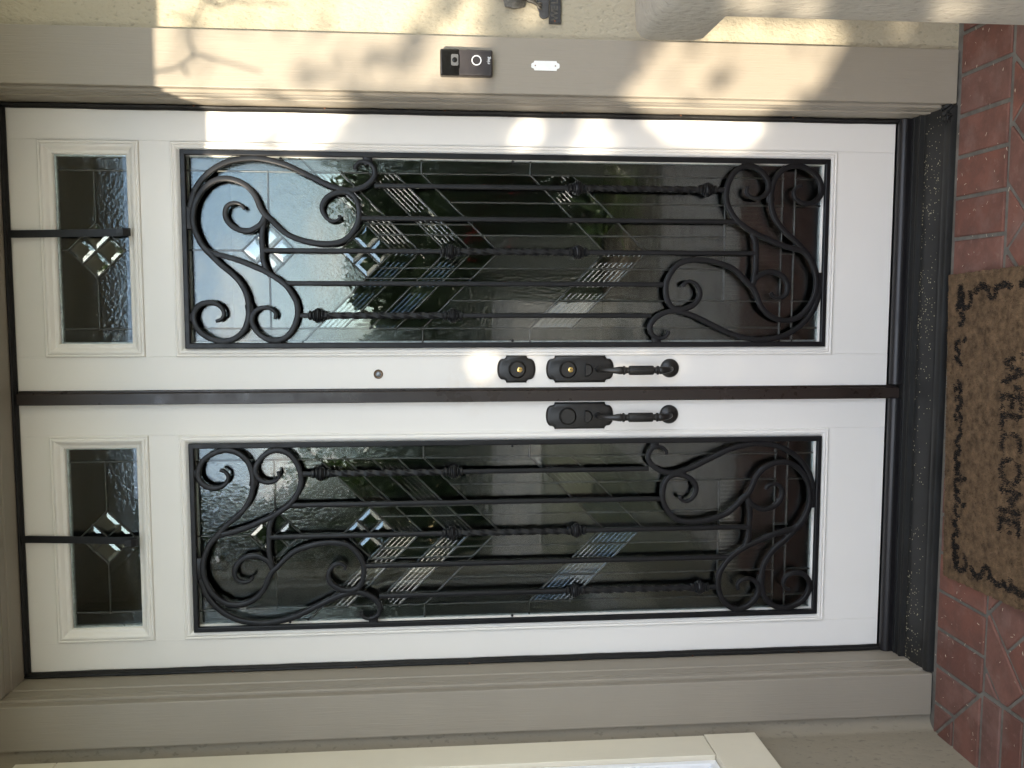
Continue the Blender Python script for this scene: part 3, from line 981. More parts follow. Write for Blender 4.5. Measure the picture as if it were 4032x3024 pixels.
def reed_pane(poly, ang, pitch, depth=0.0026, fac=6, y0=0.0215, groove=False):
    """fluted glass: half-round ridges running along ang"""
    n = (-math.sin(ang), math.cos(ang))
    u = [n[0] * p[0] + n[1] * p[1] for p in poly]
    b = MB(); u0, u1 = min(u), max(u)
    st = pitch / fac
    i0 = math.floor(u0 / st)
    k = i0
    while k * st < u1:
        q = clip(clip(poly, n, (k + 1) * st), (-n[0], -n[1]), -k * st)
        if len(q) >= 3:
            vs = []
            for p in q:
                uu = n[0] * p[0] + n[1] * p[1]
                ph = (uu / pitch) % 1.0
                if abs(uu - (k + 1) * st) < 1e-6 and ph < 1e-3: ph = 1.0
                hgt = 1 - (2 * ph - 1) ** 2
                if groove: hgt = 0.0 if ph <= 0.6 else 1 - abs(ph - 0.8) / 0.2
                vs.append((p[0], y0 - depth * hgt, p[1]))
            b.add(vs, [tuple(range(len(vs)))])
        k += 1
    nn = len(poly)
    b.add([(x, 0.0250, z) for x, z in poly], [tuple(range(nn))])
    me = bpy.data.meshes.new('pane'); me.from_pydata(b.v, [], b.f)
    bm = bmesh.new(); bm.from_mesh(me)
    bmesh.ops.remove_doubles(bm, verts=bm.verts, dist=2e-5)
    bmesh.ops.recalc_face_normals(bm, faces=bm.faces)
    bm.to_mesh(me); bm.free()
    me.shade_smooth(); me.set_sharp_from_angle(angle=R(8 if groove else 50))
    return me

def bevel_pane(c, h):
    """small bevelled diamond; c = centre, h = half diagonal"""
    o = [(c[0], c[1] + h), (c[0] + h, c[1]), (c[0], c[1] - h), (c[0] - h, c[1])]
    k = 0.60
    i = [(c[0] + (x - c[0]) * k, c[1] + (z - c[1]) * k) for x, z in o]
    b = MB()
    b.add([(x, 0.0215, z) for x, z in o] + [(x, 0.0201, z) for x, z in i] + [(x, 0.0250, z) for x, z in o],
          [(0, 1, 5, 4), (1, 2, 6, 5), (2, 3, 7, 6), (3, 0, 4, 7), (4, 5, 6, 7), (8, 9, 10, 11), (0, 1, 9, 8), (1, 2, 10, 9), (2, 3, 11, 10), (3, 0, 8, 11)])
    return b

GM = {'chip': G_CHIP, 'water': G_WATER, 'swirl': G_SWIRL, 'reed': G_REED, 'vreed': G_REED, 'plain': G_CHIP}

def shift(mb, dx):
    mb.v = [(x + dx, y, z) for x, y, z in mb.v]; return mb

def build_lite(parent, cx):
    lite = shift(came_mesh(came_list()), cx).build('glass_panel', LEAD, parent, smooth=60)
    for poly, kind, s in pane_list():
        if kind == 'reed':
            me = reed_pane([(x + cx, z) for x, z in poly], R(45) * s, 0.0705 * c45 / 5.0, 0.0007, 5, groove=True)
            link('pane', me, GM[kind], lite)
        elif kind == 'vreed':
            me = reed_pane([(x + cx, z) for x, z in poly], R(90), 0.0115, 0.0016)
            link('pane', me, GM[kind], lite)
        else:
            shift(flat_pane(poly), cx).build('pane', GM[kind], lite)
    for zc in (1.7055, 1.4505):
        for ddx, ddz in ((0, 0.03525), (0.03525, 0), (0, -0.03525), (-0.03525, 0)):
            bevel_pane((cx + ddx, zc + ddz), 0.0325).build('pane', G_BEVEL, lite)
    b = MB(); b.box(cx - BG, cx + BG, 0.0140, 0.0156, ZG0, ZG1); b.build('outer_pane', G_OUTER, lite)
    e = ring_frame(cx - BG - 0.0015, cx + BG + 0.0015, ZG0 - 0.0015, ZG1 + 0.0015, [(0, 0.0165), (0.0028, 0.0165), (0.0042, 0.0180), (0.0042, 0.0270)])
    e.build('zinc_edge', ZINC, lite)
    return lite

TZ0, TZ1, TH = 2.0575, 2.2405, 0.2435        # transom glass
def build_transom(parent, cx):
    zc = (TZ0 + TZ1) / 2 - 0.0025; h = 0.0715
    C = []
    for s in (1, -1):
        C += [((s * (BB - .001), TZ1), (s * (BB - .001), TZ0)), ((s * (BB - .001), zc), (s * h, zc)), ((0, zc + h), (s * h, zc)), ((0, zc - h), (s * h, zc)), ((-s * h / 2, zc + h / 2), (s * h / 2, zc - h / 2))]
    C += [((0, TZ1), (0, zc + h)), ((0, zc - h), (0, TZ0))]
    t = shift(came_mesh(C), cx).build('upper_window', LEAD, parent, smooth=60)
    for s in (1, -1):
        M = lambda L: [(s * d, z) for d, z in L]
        for poly, k in ((M([(BB - 0.001, TZ1), (TH, TZ1), (TH, TZ0), (BB - 0.001, TZ0)]), 'water'),
                        (M([(0, TZ1), (BB - 0.001, TZ1), (BB - 0.001, zc), (h, zc), (0, zc + h)]), 'chip'),
                        (M([(0, TZ0), (BB - 0.001, TZ0), (BB - 0.001, zc), (h, zc), (0, zc - h)]), 'chip')):
            shift(flat_pane(poly), cx).build('pane', GM[k], t)
    for ddx, ddz in ((0, h / 2), (h / 2, 0), (0, -h / 2), (-h / 2, 0)):
        bevel_pane((cx + ddx, zc + ddz), h / 2 - 0.003).build('pane', G_BEVEL, t)
    b = MB(); b.box(cx - TH, cx + TH, 0.0128, 0.0142, TZ0, TZ1); b.build('outer_pane', G_OUTER, t)
    ring_frame(cx - TH - 0.0015, cx + TH + 0.0015, TZ0 - 0.0015, TZ1 + 0.0015, [(0, 0.0150), (0.0045, 0.0150), (0.0062, 0.0170), (0.0062, 0.0270)]).build('zinc_edge', ZINC, t)

def build_grille(parent, cx, mir):
    cz = GC[1]
    hw, z0, z1, w = 0.2565, 0.1860 - cz, 1.9212 - cz, 0.0138
    T = lambda pts, half: [((-1 if half else 1) * mir * x + cx, (-1 if half else 1) * z + cz) for x, z in pts]
    fr = ring_frame(cx - hw, cx + hw, z0 + cz, z1 + cz, [(0, GY1), (0, GY0 + 0.0022), (0.0008, GY0 + 0.0007), (0.0024, GY0), (w - 0.0024, GY0), (w - 0.0008, GY0 + 0.0007), (w, GY0 + 0.0022), (w, GY1)])
    g = fr.build('iron_grille', IRON, parent, smooth=40)
    offs = {'outer': 0.0006, 'ring': 0.0002, 'inner': 0.0010, 'low': 0.0008, 'up': 0.0004, 'link': 0.0014}
    tips = {'outer': (1, 0.5), 'ring': (1, 0.5), 'inner': (1, 0.5), 'low': (1, 0.5), 'up': (1, 0.5), 'link': (1, 1)}
    for half in (0, 1):
        for k, pts in SCROLLS.items():
            ribbon(T(pts, half), 0.0145, GY0 + offs[k], GY1 + 0.0004, 0.0017, tips[k]).build('scroll', IRON, g, smooth=45)
        # short lugs tying the scrolls to the frame
        for (a, c, wd) in (((0.232, 0.673), (0.252, 0.673), 0.030), ((0.225, 0.388), (0.252, 0.390), 0.024), ((0.082, 0.838), (0.082, 0.860), 0.060), ((-0.232, 0.640), (-0.250, 0.632), 0.030), ((-0.236, 0.775), (-0.250, 0.775), 0.030), ((-0.175, 0.842), (-0.175, 0.860), 0.022), ((-0.140, 0.703), (-0.168, 0.698), 0.022), ((0.158, 0.440), (0.148, 0.445), 0.03)):
            p0, p1 = T([a, c], half)
            ribbon([p0, ((p0[0] * 2 + p1[0]) / 3, (p0[1] * 2 + p1[1]) / 3), ((p0[0] + p1[0] * 2) / 3, (p0[1] + p1[1] * 2) / 3), p1], wd, GY0 + 0.0021, GY1 + 0.001, 0.002, (1, 1), 2).build('lug', IRON, g, smooth=40)
    def bar(dx, za, zb):
        flat_bar(cx + mir * dx, za + cz, zb + cz).build('bar', IRON, g, smooth=40)
    # five uprights (grille coordinates), long twisted lengths between collars
    bar(0.0855, -0.609, 0.414); bar(-0.0855, -0.414, 0.609)
    bar(0.1705, -0.162, 0.372); bar(-0.1705, -0.372, 0.162)
    bar(-0.1705, 0.525, 0.578); bar(0.1705, -0.578, -0.525)
    bar(0.0, 0.172, 0.663); bar(0.0, -0.663, -0.172)
    for dx, za, zb in ((-0.1705, 0.168, 0.524), (0.0, -0.171, 0.173), (0.1705, -0.524, -0.168)):
        twist_bar(cx + mir * dx, za + cz, zb + cz).build('twisted_bar', IRON, g, smooth=35)
        for zz in (za, zb):
            b = MB(); b.lathe(COLLAR, (cx + mir * dx, -0.0085, zz + cz), 'Z', 16)
            b.build('collar', IRON, g, smooth=35)

def plate_outline(cx, cz, sq_h, tot_h, w=0.0367):
    """escutcheon: square waist with a rounded lobe at each end"""
    e = tot_h - sq_h; r = 0.0085
    top = [(w + r * math.cos(a), sq_h + r + r * math.sin(a)) for a in np.linspace(R(270), R(180), 5)]
    lw = w - r
    for a in np.linspace(R(6), R(174), 15):
        top.append((lw * math.cos(a), sq_h + r + (e - r) * math.sin(a) ** 0.8))
    top += [(-x, z) for x, z in top[:5][::-1]]
    pts = top + [(-x, -z) for x, z in top]
    return [(cx + x, cz + z) for x, z in pts]

def plate_mesh(out, cx, cz):
    b = MB(); n = len(out); rings = []
    hx = max(abs(x - cx) for x, z in out); hz = max(abs(z - cz) for x, z in out)
    for ins, y in ((0, 0.001), (0, -0.0038), (0.0012, -0.0052), (0.0052, -0.0080), (0.0066, -0.0084)):
        kx, kz = (hx - ins) / hx, (hz - ins) / hz
        rings.append([(cx + (x - cx) * kx, y, cz + (z - cz) * kz) for x, z in out])
    b.rings(rings); return b

def build_cylinder(parent, cx, cz, key):
    b = MB(); b.lathe([(-0.0075, 0.0245), (-0.0105, 0.0240), (-0.0140, 0.0215), (-0.0165, 0.0202), (-0.0172, 0.0190), (-0.0166, 0.0184), (-0.0166, 0.0001)], (cx, 0, cz), 'Y', 40)
    c = b.build('lock_cylinder', BRONZE, parent, smooth=35)
    if key:
        b = MB(); b.lathe([(-0.016, 0.0072), (-0.0182, 0.0071), (-0.0187, 0.0062), (-0.0187, 0.0001)], (cx, 0, cz - 0.0062), 'Y', 24)
        b.build('key_plug', BRASS, parent, smooth=35)
        b = MB(); b.box(cx - 0.0007, cx + 0.0007, -0.0191, -0.0185, cz - 0.0120, cz - 0.0030)
        b.lathe([(-0.0185, 0.0018), (-0.01915, 0.0017)], (cx + 0.0004, 0, cz - 0.0052), 'Y', 8)
        b.build('keyhole', DARK, parent)

def build_handleset(parent, cx, key, rot=0.0):
    cz = 0.8745
    h = plate_mesh(plate_outline(cx, cz, 0.0693, 0.0935), cx, cz).build('handle_set', BRONZE, parent, smooth=28)
    build_cylinder(h, cx - 0.001, 0.9085, key)
    # thumb latch: half-round tongue
    b = MB(); rings = []
    for y, r in ((-0.006, 0.0175), (-0.014, 0.0178), (-0.020, 0.0165), (-0.0225, 0.0140)):
        zc = 0.8555 + (0.004 if y < -0.013 else 0)
        ring = [(cx - 0.002 + r * math.cos(a), y, zc + 1.02 * r * math.sin(a)) for a in np.linspace(math.pi, 2 * math.pi, 12)]
        rings.append(ring + [(cx - 0.002 + r, y, zc + 0.002), (cx - 0.002 - r, y, zc + 0.002)])
    b.rings(rings); b.build('thumb_latch', BRONZE, h, smooth=40)
    # grip: swelling turned bar between the post and the rose
    zt, zb = 0.8245, 0.6240
    path = [(cx, -0.006, zt), (cx, -0.020, zt), (cx - 0.0004, -0.033, zt - 0.003), (cx - 0.0008, -0.043, zt - 0.012), (cx - 0.001, -0.0485, zt - 0.026)]
    rad = [0.0092, 0.0086, 0.0072, 0.0062, 0.0068]
    for z, r in ((0.786, 0.0088), (0.776, 0.0104), (0.7695, 0.0110), (0.7665, 0.0096), (0.7645, 0.0122), (0.7605, 0.0124), (0.7580, 0.0092), (0.7535, 0.0085), (0.7500, 0.0090), (0.7478, 0.0122), (0.7450, 0.0128), (0.715, 0.0130), (0.685, 0.0128), (0.6822, 0.0122), (0.6800, 0.0090), (0.6765, 0.0085), (0.6735, 0.0092), (0.6712, 0.0124), (0.6672, 0.0122), (0.6655, 0.0096), (0.6625, 0.0110), (0.655, 0.0102)):
        path.append((cx - 0.001, -0.0505, z)); rad.append(r)
    path += [(cx - 0.0006, -0.0475, 0.643), (cx, -0.040, 0.633), (cx, -0.028, 0.6265), (cx, -0.010, zb)]
    rad += [0.0084, 0.0072, 0.0066, 0.0080]
    b = MB(); b.tube(path, rad, 20); b.build('grip', BRONZE, h, smooth=40)
    b = MB(); b.lathe([(0.001, 0.0260), (-0.0045, 0.0260), (-0.0078, 0.0235), (-0.0090, 0.0175), (-0.0100, 0.0160), (-0.0130, 0.0110), (-0.0140, 0.0001)], (cx + 0.001, 0, 0.6240), 'Y', 36)
    b.build('rose', BRONZE, h, smooth=40)

def build_leaf(side):
    s = side
    cx = s * DC
    lab = ('right leaf of the white double door, with peephole, deadbolt and keyed handle set' if s > 0 else
           'left leaf of the white double door, with dummy handle set and brown astragal strip')
    d = thing('front_door', lab, 'door', (cx, 0.02, -0.01))
    def board(name, x0, x1, z0, z1, dy=0.0, bv=0.0007):
        b = MB(); b.box(min(s * x0, s * x1), max(s * x0, s * x1), dy, 0.044, z0, z1)
        return b.build(name, WHITE, d, bevel=bv)
    board('stile', 0.0035, 0.1042, -0.003, 2.357)
    board('stile', 0.6610, 0.7480, -0.003, 2.357, 0.0002)
    board('top_rail', 0.1044, 0.6608, 2.2772, 2.357, 0.0001, 0.0002)
    board('middle_rail', 0.1044, 0.6608, 1.9478, 2.0262, 0.0001, 0.0002)
    board('bottom_rail', 0.1044, 0.6608, -0.003, 0.1637, 0.0003)
    for (z0, z1) in ((0.1640, 1.9475), (2.0265, 2.2770)):
        ring_frame(min(s * 0.1036, s * 0.6606), max(s * 0.1036, s * 0.6606), z0 - 0.0006, z1 + 0.0006, MOULD).build('moulding', WHITE, d, smooth=32)
    # hidden tongue of the panels that closes the gap behind the mouldings
    build_transom(d, s * 0.3815)
    build_lite(d, cx)
    build_grille(d, s * GC[0], s)
    for dz, dx in ((1.668, 0.2497), (1.668, -0.2497), (1.06, 0.2497), (1.06, -0.2497), (0.30, 0.0)):
        b = MB(); b.lathe([(0, 0.004), (-0.0022, 0.0036), (-0.0030, 0.0015)], (s * GC[0] + dx * 0.955, -0.0010 if dx else -0.014, dz if dx else 0.1925), 'Y', 10)
        b.build('screw', IRON, d, smooth=40)
    if s > 0:
        build_handleset(d, 0.0662, True)
        db = plate_mesh(plate_outline(0.0668, 1.0495, 0.0275, 0.0522), 0.0668, 1.0495).build('deadbolt', BRONZE, d, smooth=28)
        build_cylinder(db, 0.0662, 1.0475, True)
        b = MB(); b.lathe([(0.001, 0.0128), (-0.0016, 0.0126), (-0.0030, 0.0112), (-0.0024, 0.0086), (-0.0005, 0.0076), (-0.0005, 0.0001)], (0.055, 0, 1.4217), 'Y', 28)
        pp = b.build('peephole', simple("peephole_bronze", (0.14, 0.095, 0.06), 0.4, 0.7, 0.2, 90), d, smooth=40)
        b = MB(); b.lathe([(-0.0004, 0.0070), (-0.0022, 0.0050), (-0.0027, 0.0001)], (0.055, 0, 1.4217), 'Y', 20)
        b.build('peephole_lens', simple("peephole_lens", (0.25, 0.28, 0.30), 0.08, 0.3, 0.1, 50), pp, smooth=60)
        b.v = None
    else:
        build_handleset(d, -0.0618, False)
        b = MB()
        pr = [(0.0165, 0.0), (0.0165, -0.0045), (0.0150, -0.0060), (0.0115, -0.0060), (0.0108, -0.0072), (0.0100, -0.0190), (0.0085, -0.0205), (-0.0185, -0.0205), (-0.0200, -0.0190), (-0.0200, 0.0)]
        b.prism_xy(pr, -0.030, 2.3475)
        b.build('astragal', ASTRA, d, smooth=25)
    return d
build_leaf(1)
build_leaf(-1)

# ------------------------------------------------------------------ over-door wreath hangers
def hanger(x_top, x_bot, w, z1, z0, label):
    t = thing('wreath_hanger', label, 'hanger', (x_top, -0.012, z0), 'black wreath hangers over the doors')
    path = [(x_top, 0.03, 2.3592), (x_top, -0.008, 2.3592), (x_top, -0.0125, 2.354), (x_top, -0.0128, 2.33), ((x_top + x_bot) / 2, -0.0128, (z0 + 2.33) / 2), (x_bot, -0.0128, z0 + 0.012), (x_bot, -0.016, z0 + 0.002), (x_bot, -0.026, z0 - 0.001), (x_bot, -0.036, z0 + 0.003), (x_bot, -0.041, z0 + 0.013), (x_bot, -0.0425, z0 + 0.030)]
    b = MB(); th = 0.0016; rings = []
    P = [Vector(p) for p in path]
    for i, p in enumerate(P):
        tt = (P[min(i + 1, len(P) - 1)] - P[max(i - 1, 0)]); tt.x = 0; tt.normalize()
        nn = Vector((0, tt.z, -tt.y))
        ww = w / 2 * (1 if i < len(P) - 1 else 0.7)
        rings.append([tuple(p + nn * th / 2 + Vector((ww, 0, 0))), tuple(p + nn * th / 2 - Vector((ww, 0, 0))), tuple(p - nn * th / 2 - Vector((ww, 0, 0))), tuple(p - nn * th / 2 + Vector((ww, 0, 0)))])
    b.rings(rings); b.build('strap', STRAP, t, bevel=0.0004)
hanger(0.4200, 0.4262, 0.0196, 2.346, 2.047, 'black metal wreath hanger hooked over the right door leaf')
hanger(-0.3738, -0.3838, 0.0192, 2.346, 2.054, 'black metal wreath hanger hooked over the left door leaf')

# ================================================================== THINGS ON THE WALL
bell = thing('doorbell', 'charcoal video doorbell with white ringed button on the right trim board', 'doorbell', (0.827, -0.170, 1.127))
bx0, bx1, bz0, bz1 = 0.7965, 0.8588, 1.1272, 1.2537
b = MB(); b.box(bx0, bx1, -0.1950, -0.1702, bz0, bz1); b.build('body', BELL_BODY, bell, bevel=0.004, bseg=3)
b = MB(); b.box(bx0 - 0.0004, bx1 + 0.0004, -0.1956, -0.1704, 1.2063, bz1 + 0.0004); bf = b.build('camera_face', BELL_FACE, bell, bevel=0.004, bseg=3)
b = MB(); b.box(0.8130, 0.8455, -0.1964, -0.1950, 1.2072, 1.2300); b.build('lens_window', BELL_FACE, bell, bevel=0.0006)
b = MB()
pts = [(0.8185 + 0.014 + 0.0135 * max(-1, min(1, 1.25 * math.cos(a))), 1.2190 + 0.0088 * max(-1, min(1, 1.35 * math.sin(a)))) for a in np.linspace(0, 2 * math.pi, 28, endpoint=False)]
b.prism_xz(pts, -0.1972, -0.1962); b.build('lens_window', BELL_LENS, bell)
b = MB(); b.lathe([(-0.1970, 0.0065), (-0.1986, 0.0055), (-0.1992, 0.0001)], (0.8325, 0, 1.2190), 'Y', 20); b.build('lens', BELL_FACE, bell, smooth=50)
b = MB(); b.lathe([(-0.1948, 0.0165), (-0.1958, 0.0150), (-0.1950, 0.0128), (-0.1950, 0.0001)], (0.8330, 0, 1.1662), 'Y', 36); b.build('button_bezel', BELL_BODY, bell, smooth=50)
b = MB(); b.lathe([(-0.1950, 0.0122), (-0.1966, 0.0119), (-0.1966, 0.0101), (-0.1952, 0.0099)], (0.8330, 0, 1.1662), 'Y', 36); b.build('button_ring', PRINT, bell, smooth=30)
b = MB(); b.lathe([(-0.1950, 0.0097), (-0.1963, 0.0092), (-0.1963, 0.0001)], (0.8330, 0, 1.1662), 'Y', 36); b.build('button', BELL_BODY, bell, smooth=50)
def place_text(body, size, loc, mat, parent, name='lettering', ext=0.0003, bold=0.0, yaw=0.0):
    me = text_mesh(body, size, ext, bold)
    for v in me.vertices:
        x, y, z = v.co
        v.co = (loc[0] + x, loc[1] - z, loc[2] + y)
    return link(name, me, mat, parent)
place_text('ring', 0.0115, (0.8332, -0.1953, 1.1368), PRINT, bell)

plt = thing('unpainted_patch', 'small white unpainted patch with two screw holes below the doorbell', 'plate', (0.830, -0.170, 0.960))  # unpainted spot of an old doorbell, built as a thin plate
o_ = []
for sx, sz in ((1, 1), (1, -1), (-1, -1), (-1, 1)):
    q_ = [(0.0114, 0.0275), (0.0070, 0.0290), (0.0055, 0.0340), (0.0035, 0.0352)]
    if sx * sz < 0: q_ = q_[::-1]
    o_ += [(0.8303 + sx * x, 0.9945 + sz * z) for x, z in q_]
# order the outline around the centre
o_.sort(key=lambda p: math.atan2(p[1] - 0.9945, p[0] - 0.8303))
o_ = [(x + random.uniform(-4e-4, 4e-4), z + random.uniform(-4e-4, 4e-4)) for x, z in o_]
b = MB(); b.prism_xz(o_, -0.1714, -0.1699); b.build('plate', PATCHW, plt)
for z in (1.0197, 0.9696):
    b = MB(); b.lathe([(-0.1712, 0.0017), (-0.1720, 0.0016)], (0.8302, 0, z), 'Y', 10); b.build('screw_hole', RUST, plt)

# pewter plaque that reads WELCOME, a perched bird above
plq = thing('welcome_plaque', 'pewter welcome plaque with perched bird fixed to the stucco wall', 'plaque', (1.005, -0.155, 0.954))
px0, px1, pz0, pz1 = 0.9345, 1.0860, 0.9540, 0.9852
b = MB(); b.box(px0, px1, -0.1595, -0.1545, pz0, pz1); b.build('plate', PEWTER2, plq, bevel=0.001)
b = MB()
for (x0, z0, x1, z1) in ((px0 + .0015, pz0 + .0015, px1 - .0015, pz0 + .0015), (px0 + .0015, pz1 - .0015, px1 - .0015, pz1 - .0015), (px0 + .0015, pz0 + .0015, px0 + .0015, pz1 - .0015), (px1 - .0015, pz0 + .0015, px1 - .0015, pz1 - .0015)):
    L = math.hypot(x1 - x0, z1 - z0); n = int(L / 0.0026)
    for k in range(n + 1):
        t = k / n; x = x0 + (x1 - x0) * t; z = z0 + (z1 - z0) * t
        ux, uz = (x1 - x0) / L, (z1 - z0) / L
        b.tube([(x - ux * 0.0014 - uz * 0.0012, -0.1600, z - uz * 0.0014 - ux * 0.0012), (x + ux * 0.0014 + uz * 0.0012, -0.1608, z + uz * 0.0014 + ux * 0.0012)], 0.0011, 6)
b.build('rope_border', PEWTER, plq, smooth=50)
for k, ch in enumerate("WELCOME"):
    place_text(ch, 0.0235, (0.9545 + 0.0163 * k + (0.0008 if k else 0), -0.1600, 0.9700), PEWTER, plq, 'lettering', 0.0009, 0.0006)
for x in (0.9415, 1.0795):
    b = MB(); b.lathe([(-0.1592, 0.0026), (-0.1602, 0.0022), (-0.1604, 0.0001)], (x, 0, 0.9700), 'Y', 12); b.build('screw', RUST, plq, smooth=50)
# perch with scalloped ends
pch = [(0.9520, 0.9850), (0.9500, 0.9880), (0.9470, 0.9920), (0.9462, 0.9980), (0.9485, 1.0050), (0.9540, 1.0085), (0.9620, 1.0090), (0.9700, 1.0130), (0.9800, 1.0150)]
pch = pch + [(2 * 1.0103 - x, z) for x, z in pch[::-1]]
b = MB(); b.prism_xz(pch, -0.1610, -0.1545); b.build('perch', PEWTER2, plq, bevel=0.0012)
def blob(c, r, n=10):
    b = MB(); rings = []
    for i in range(1, n):
        a = math.pi * i / n
        rings.append([(c[0] + r[0] * math.sin(a) * math.cos(t), c[1] + r[1] * math.sin(a) * math.sin(t), c[2] + r[2] * math.cos(a)) for t in np.linspace(0, 2 * math.pi, 14, endpoint=False)])
    b.rings(rings); return b
for s in (1, -1):
    # folded-out wing: fan of ridged feathers
    b = MB()
    for k in range(9):
        t = k / 8
        xa = 1.0103 - s * (0.012 + 0.026 * t); za = 1.034 + 0.006 * (1 - t) + 0.012 * t
        xb = 1.0103 - s * (0.010 + 0.036 * t - 0.010 * t * t); zb = 1.100 - 0.006 * t
        b.tube([(xa, -0.166 + 0.004 * t, za), ((xa + xb) / 2 - s * 0.004, -0.172 + 0.008 * t, (za + zb) / 2), (xb, -0.164 + 0.004 * t, zb)], [0.0016, 0.0034, 0.0026], 7)
    b.build('wing', PEWTER, plq, smooth=60)
    b = MB()
    fx = 1.0103 - s * 0.032
    b.tube([(1.0103 - s * 0.022, -0.168, 1.038), (1.0103 - s * 0.027, -0.170, 1.025), (fx, -0.166, 1.016)], [0.0075, 0.0055, 0.0042], 8)
    for dx in (-0.006, 0.0, 0.006):
        b.tube([(fx, -0.166, 1.017), (fx - s * 0.003 + dx, -0.1675, 1.0095), (fx - s * 0.004 + dx * 1.2, -0.1640, 1.0030)], [0.0030, 0.0026, 0.0012], 7)
    b.build('claw', PEWTER, plq, smooth=60)
b = blob((1.0103, -0.165, 1.055), (0.026, 0.014, 0.040)); b.build('body', PEWTER, plq, smooth=60)
b = blob((1.0103, -0.169, 1.106), (0.0135, 0.011, 0.016)); hd = b.build('head', PEWTER, plq, smooth=60)
b = MB(); b.tube([(1.0103, -0.178, 1.106), (1.0080, -0.187, 1.102), (1.0070, -0.188, 1.097)], [0.004, 0.003, 0.0008], 8); b.build('beak', PEWTER, plq, smooth=60)

# ================================================================== COIR MAT
MAT_ROT = R(2.45)
mat_c = Vector((-0.066, -0.4335))
ct, st_ = math.cos(MAT_ROT), math.sin(MAT_ROT)
def mat_pt(x, y): return (mat_c.x + ct * x - st_ * y, mat_c.y + st_ * x + ct * y)
dm = thing('door_mat', 'worn brown coir mat with faded black scrolls, lettering facing the doors', 'door mat', (mat_c.x, mat_c.y, FLOOR))
MW, MH = 0.396, 0.236
def mat_outline(g=0.0):
    p = []
    for k in range(-20, 21): p.append((k / 20 * (MW + g), MH + g + 0.002 * math.sin(k * 1.7)))
    for k in range(19, -20, -1): p.append((MW + g + 0.002 * math.sin(k * 2.1), k / 20 * (MH + g)))
    for k in range(20, -21, -1): p.append((k / 20 * (MW + g), -MH - g - 0.002 * math.sin(k * 1.3)))
    for k in range(-19, 20): p.append((-MW - g - 0.002 * math.sin(k * 1.9), k / 20 * (MH + g)))
    return [mat_pt(*q) for q in p]
b = MB(); b.prism_xy(mat_outline(), FLOOR + 0.0022, FLOOR + 0.0095); b.build('backing', COIR, dm)
# printed design -> set of strokes in mat coordinates (reader stands at the doors)
strokes = []
def arc(cx, cy, r, a0, a1, n=14, r1=None):
    r1 = r if r1 is None else r1
    return [(cx + (r + (r1 - r) * i / n) * math.cos(R(a0 + (a1 - a0) * i / n)), cy + (r + (r1 - r) * i / n) * math.sin(R(a0 + (a1 - a0) * i / n))) for i in range(n + 1)]
# border vines along the four sides
for side in (1, -1):
    for k in range(-4, 5):
        cx = k * 0.070 + random.uniform(-0.008, 0.008); yy = 0.176 + random.uniform(-0.006, 0.008)
        f_ = random.choice((1, -1)); r_ = random.uniform(0.016, 0.027)
        strokes.append((arc(cx, side * yy, r_, 200 * f_, (200 - random.uniform(190, 300)) * f_, 12, 0.008), random.uniform(0.0055, 0.0090)))
        strokes.append(([(cx + 0.018, side * (yy - 0.01)), (cx + 0.034, side * (yy + f_ * 0.012)), (cx + 0.050, side * yy)], random.uniform(0.005, 0.008)))
        if random.random() < 0.7: strokes.append(([(cx + 0.03, side * (yy + 0.006)), (cx + 0.038, side * (yy + 0.020))], 0.0065))
        if random.random() < 0.5: strokes.append(([(cx + 0.01, side * (yy - 0.02)), (cx + 0.018, side * (yy - 0.032))], 0.006))
for sx in (1, -1):
    for sy in (1, -1):
        strokes.append((arc(sx * 0.335, sy * 0.150, 0.040, 40, 330, 16, 0.014), 0.0062))
        strokes.append(([(sx * 0.305, sy * 0.190), (sx * 0.335, sy * 0.168), (sx * 0.362, sy * 0.178)], 0.0080))
        strokes.append(([(sx * 0.345, sy * 0.115), (sx * 0.362, sy * 0.09), (sx * 0.352, sy * 0.060)], 0.0080))
        strokes.append((arc(sx * 0.345, sy * 0.042, 0.020, 90, 90 + 250 * sx * sy, 12, 0.008), 0.0060))
    strokes.append(([(sx * 0.350, 0.03), (sx * 0.360, 0.0), (sx * 0.350, -0.03)], 0.0070))
inked = []
for pl, w in strokes:
    if random.random() < 0.18: continue
    for a, c in zip(pl[:-1], pl[1:]):
        L = math.hypot(c[0] - a[0], c[1] - a[1])
        for _ in range(int(L * w * 2 * 5.2e5) + 1):
            t = random.random(); inked.append((a[0] + (c[0] - a[0]) * t + random.uniform(-w, w), a[1] + (c[1] - a[1]) * t + random.uniform(-w, w)))
# letters of the word, turned round to face the house
me = text_mesh("WELCOME", 0.118, 0, 0.0)
me.calc_loop_triangles()
vc = [v.co.copy() for v in me.vertices]
wx = max(v.x for v in vc) - min(v.x for v in vc)
sxk = 0.425 / wx
letters = []
for tri in me.loop_triangles:
    A, Bv, Cv = (vc[i] for i in tri.vertices)
    ar = ((Bv - A).cross(Cv - A)).length / 2
    for _ in range(int(ar * sxk * 4.2e5 + random.random())):
        r1, r2 = random.random(), random.random()
        if r1 + r2 > 1: r1, r2 = 1 - r1, 1 - r2
        p = A + (Bv - A) * r1 + (Cv - A) * r2
        if math.sin(p.x * 83 + 1.3) + math.sin(p.y * 117 + p.x * 40) + math.sin(p.x * 211) < -1.25: continue   # worn away
        letters.append((-p.x * sxk - 0.017 + random.gauss(0, 0.0034), -p.y - 0.034 + random.gauss(0, 0.0034)))
bpy.data.meshes.remove(me)
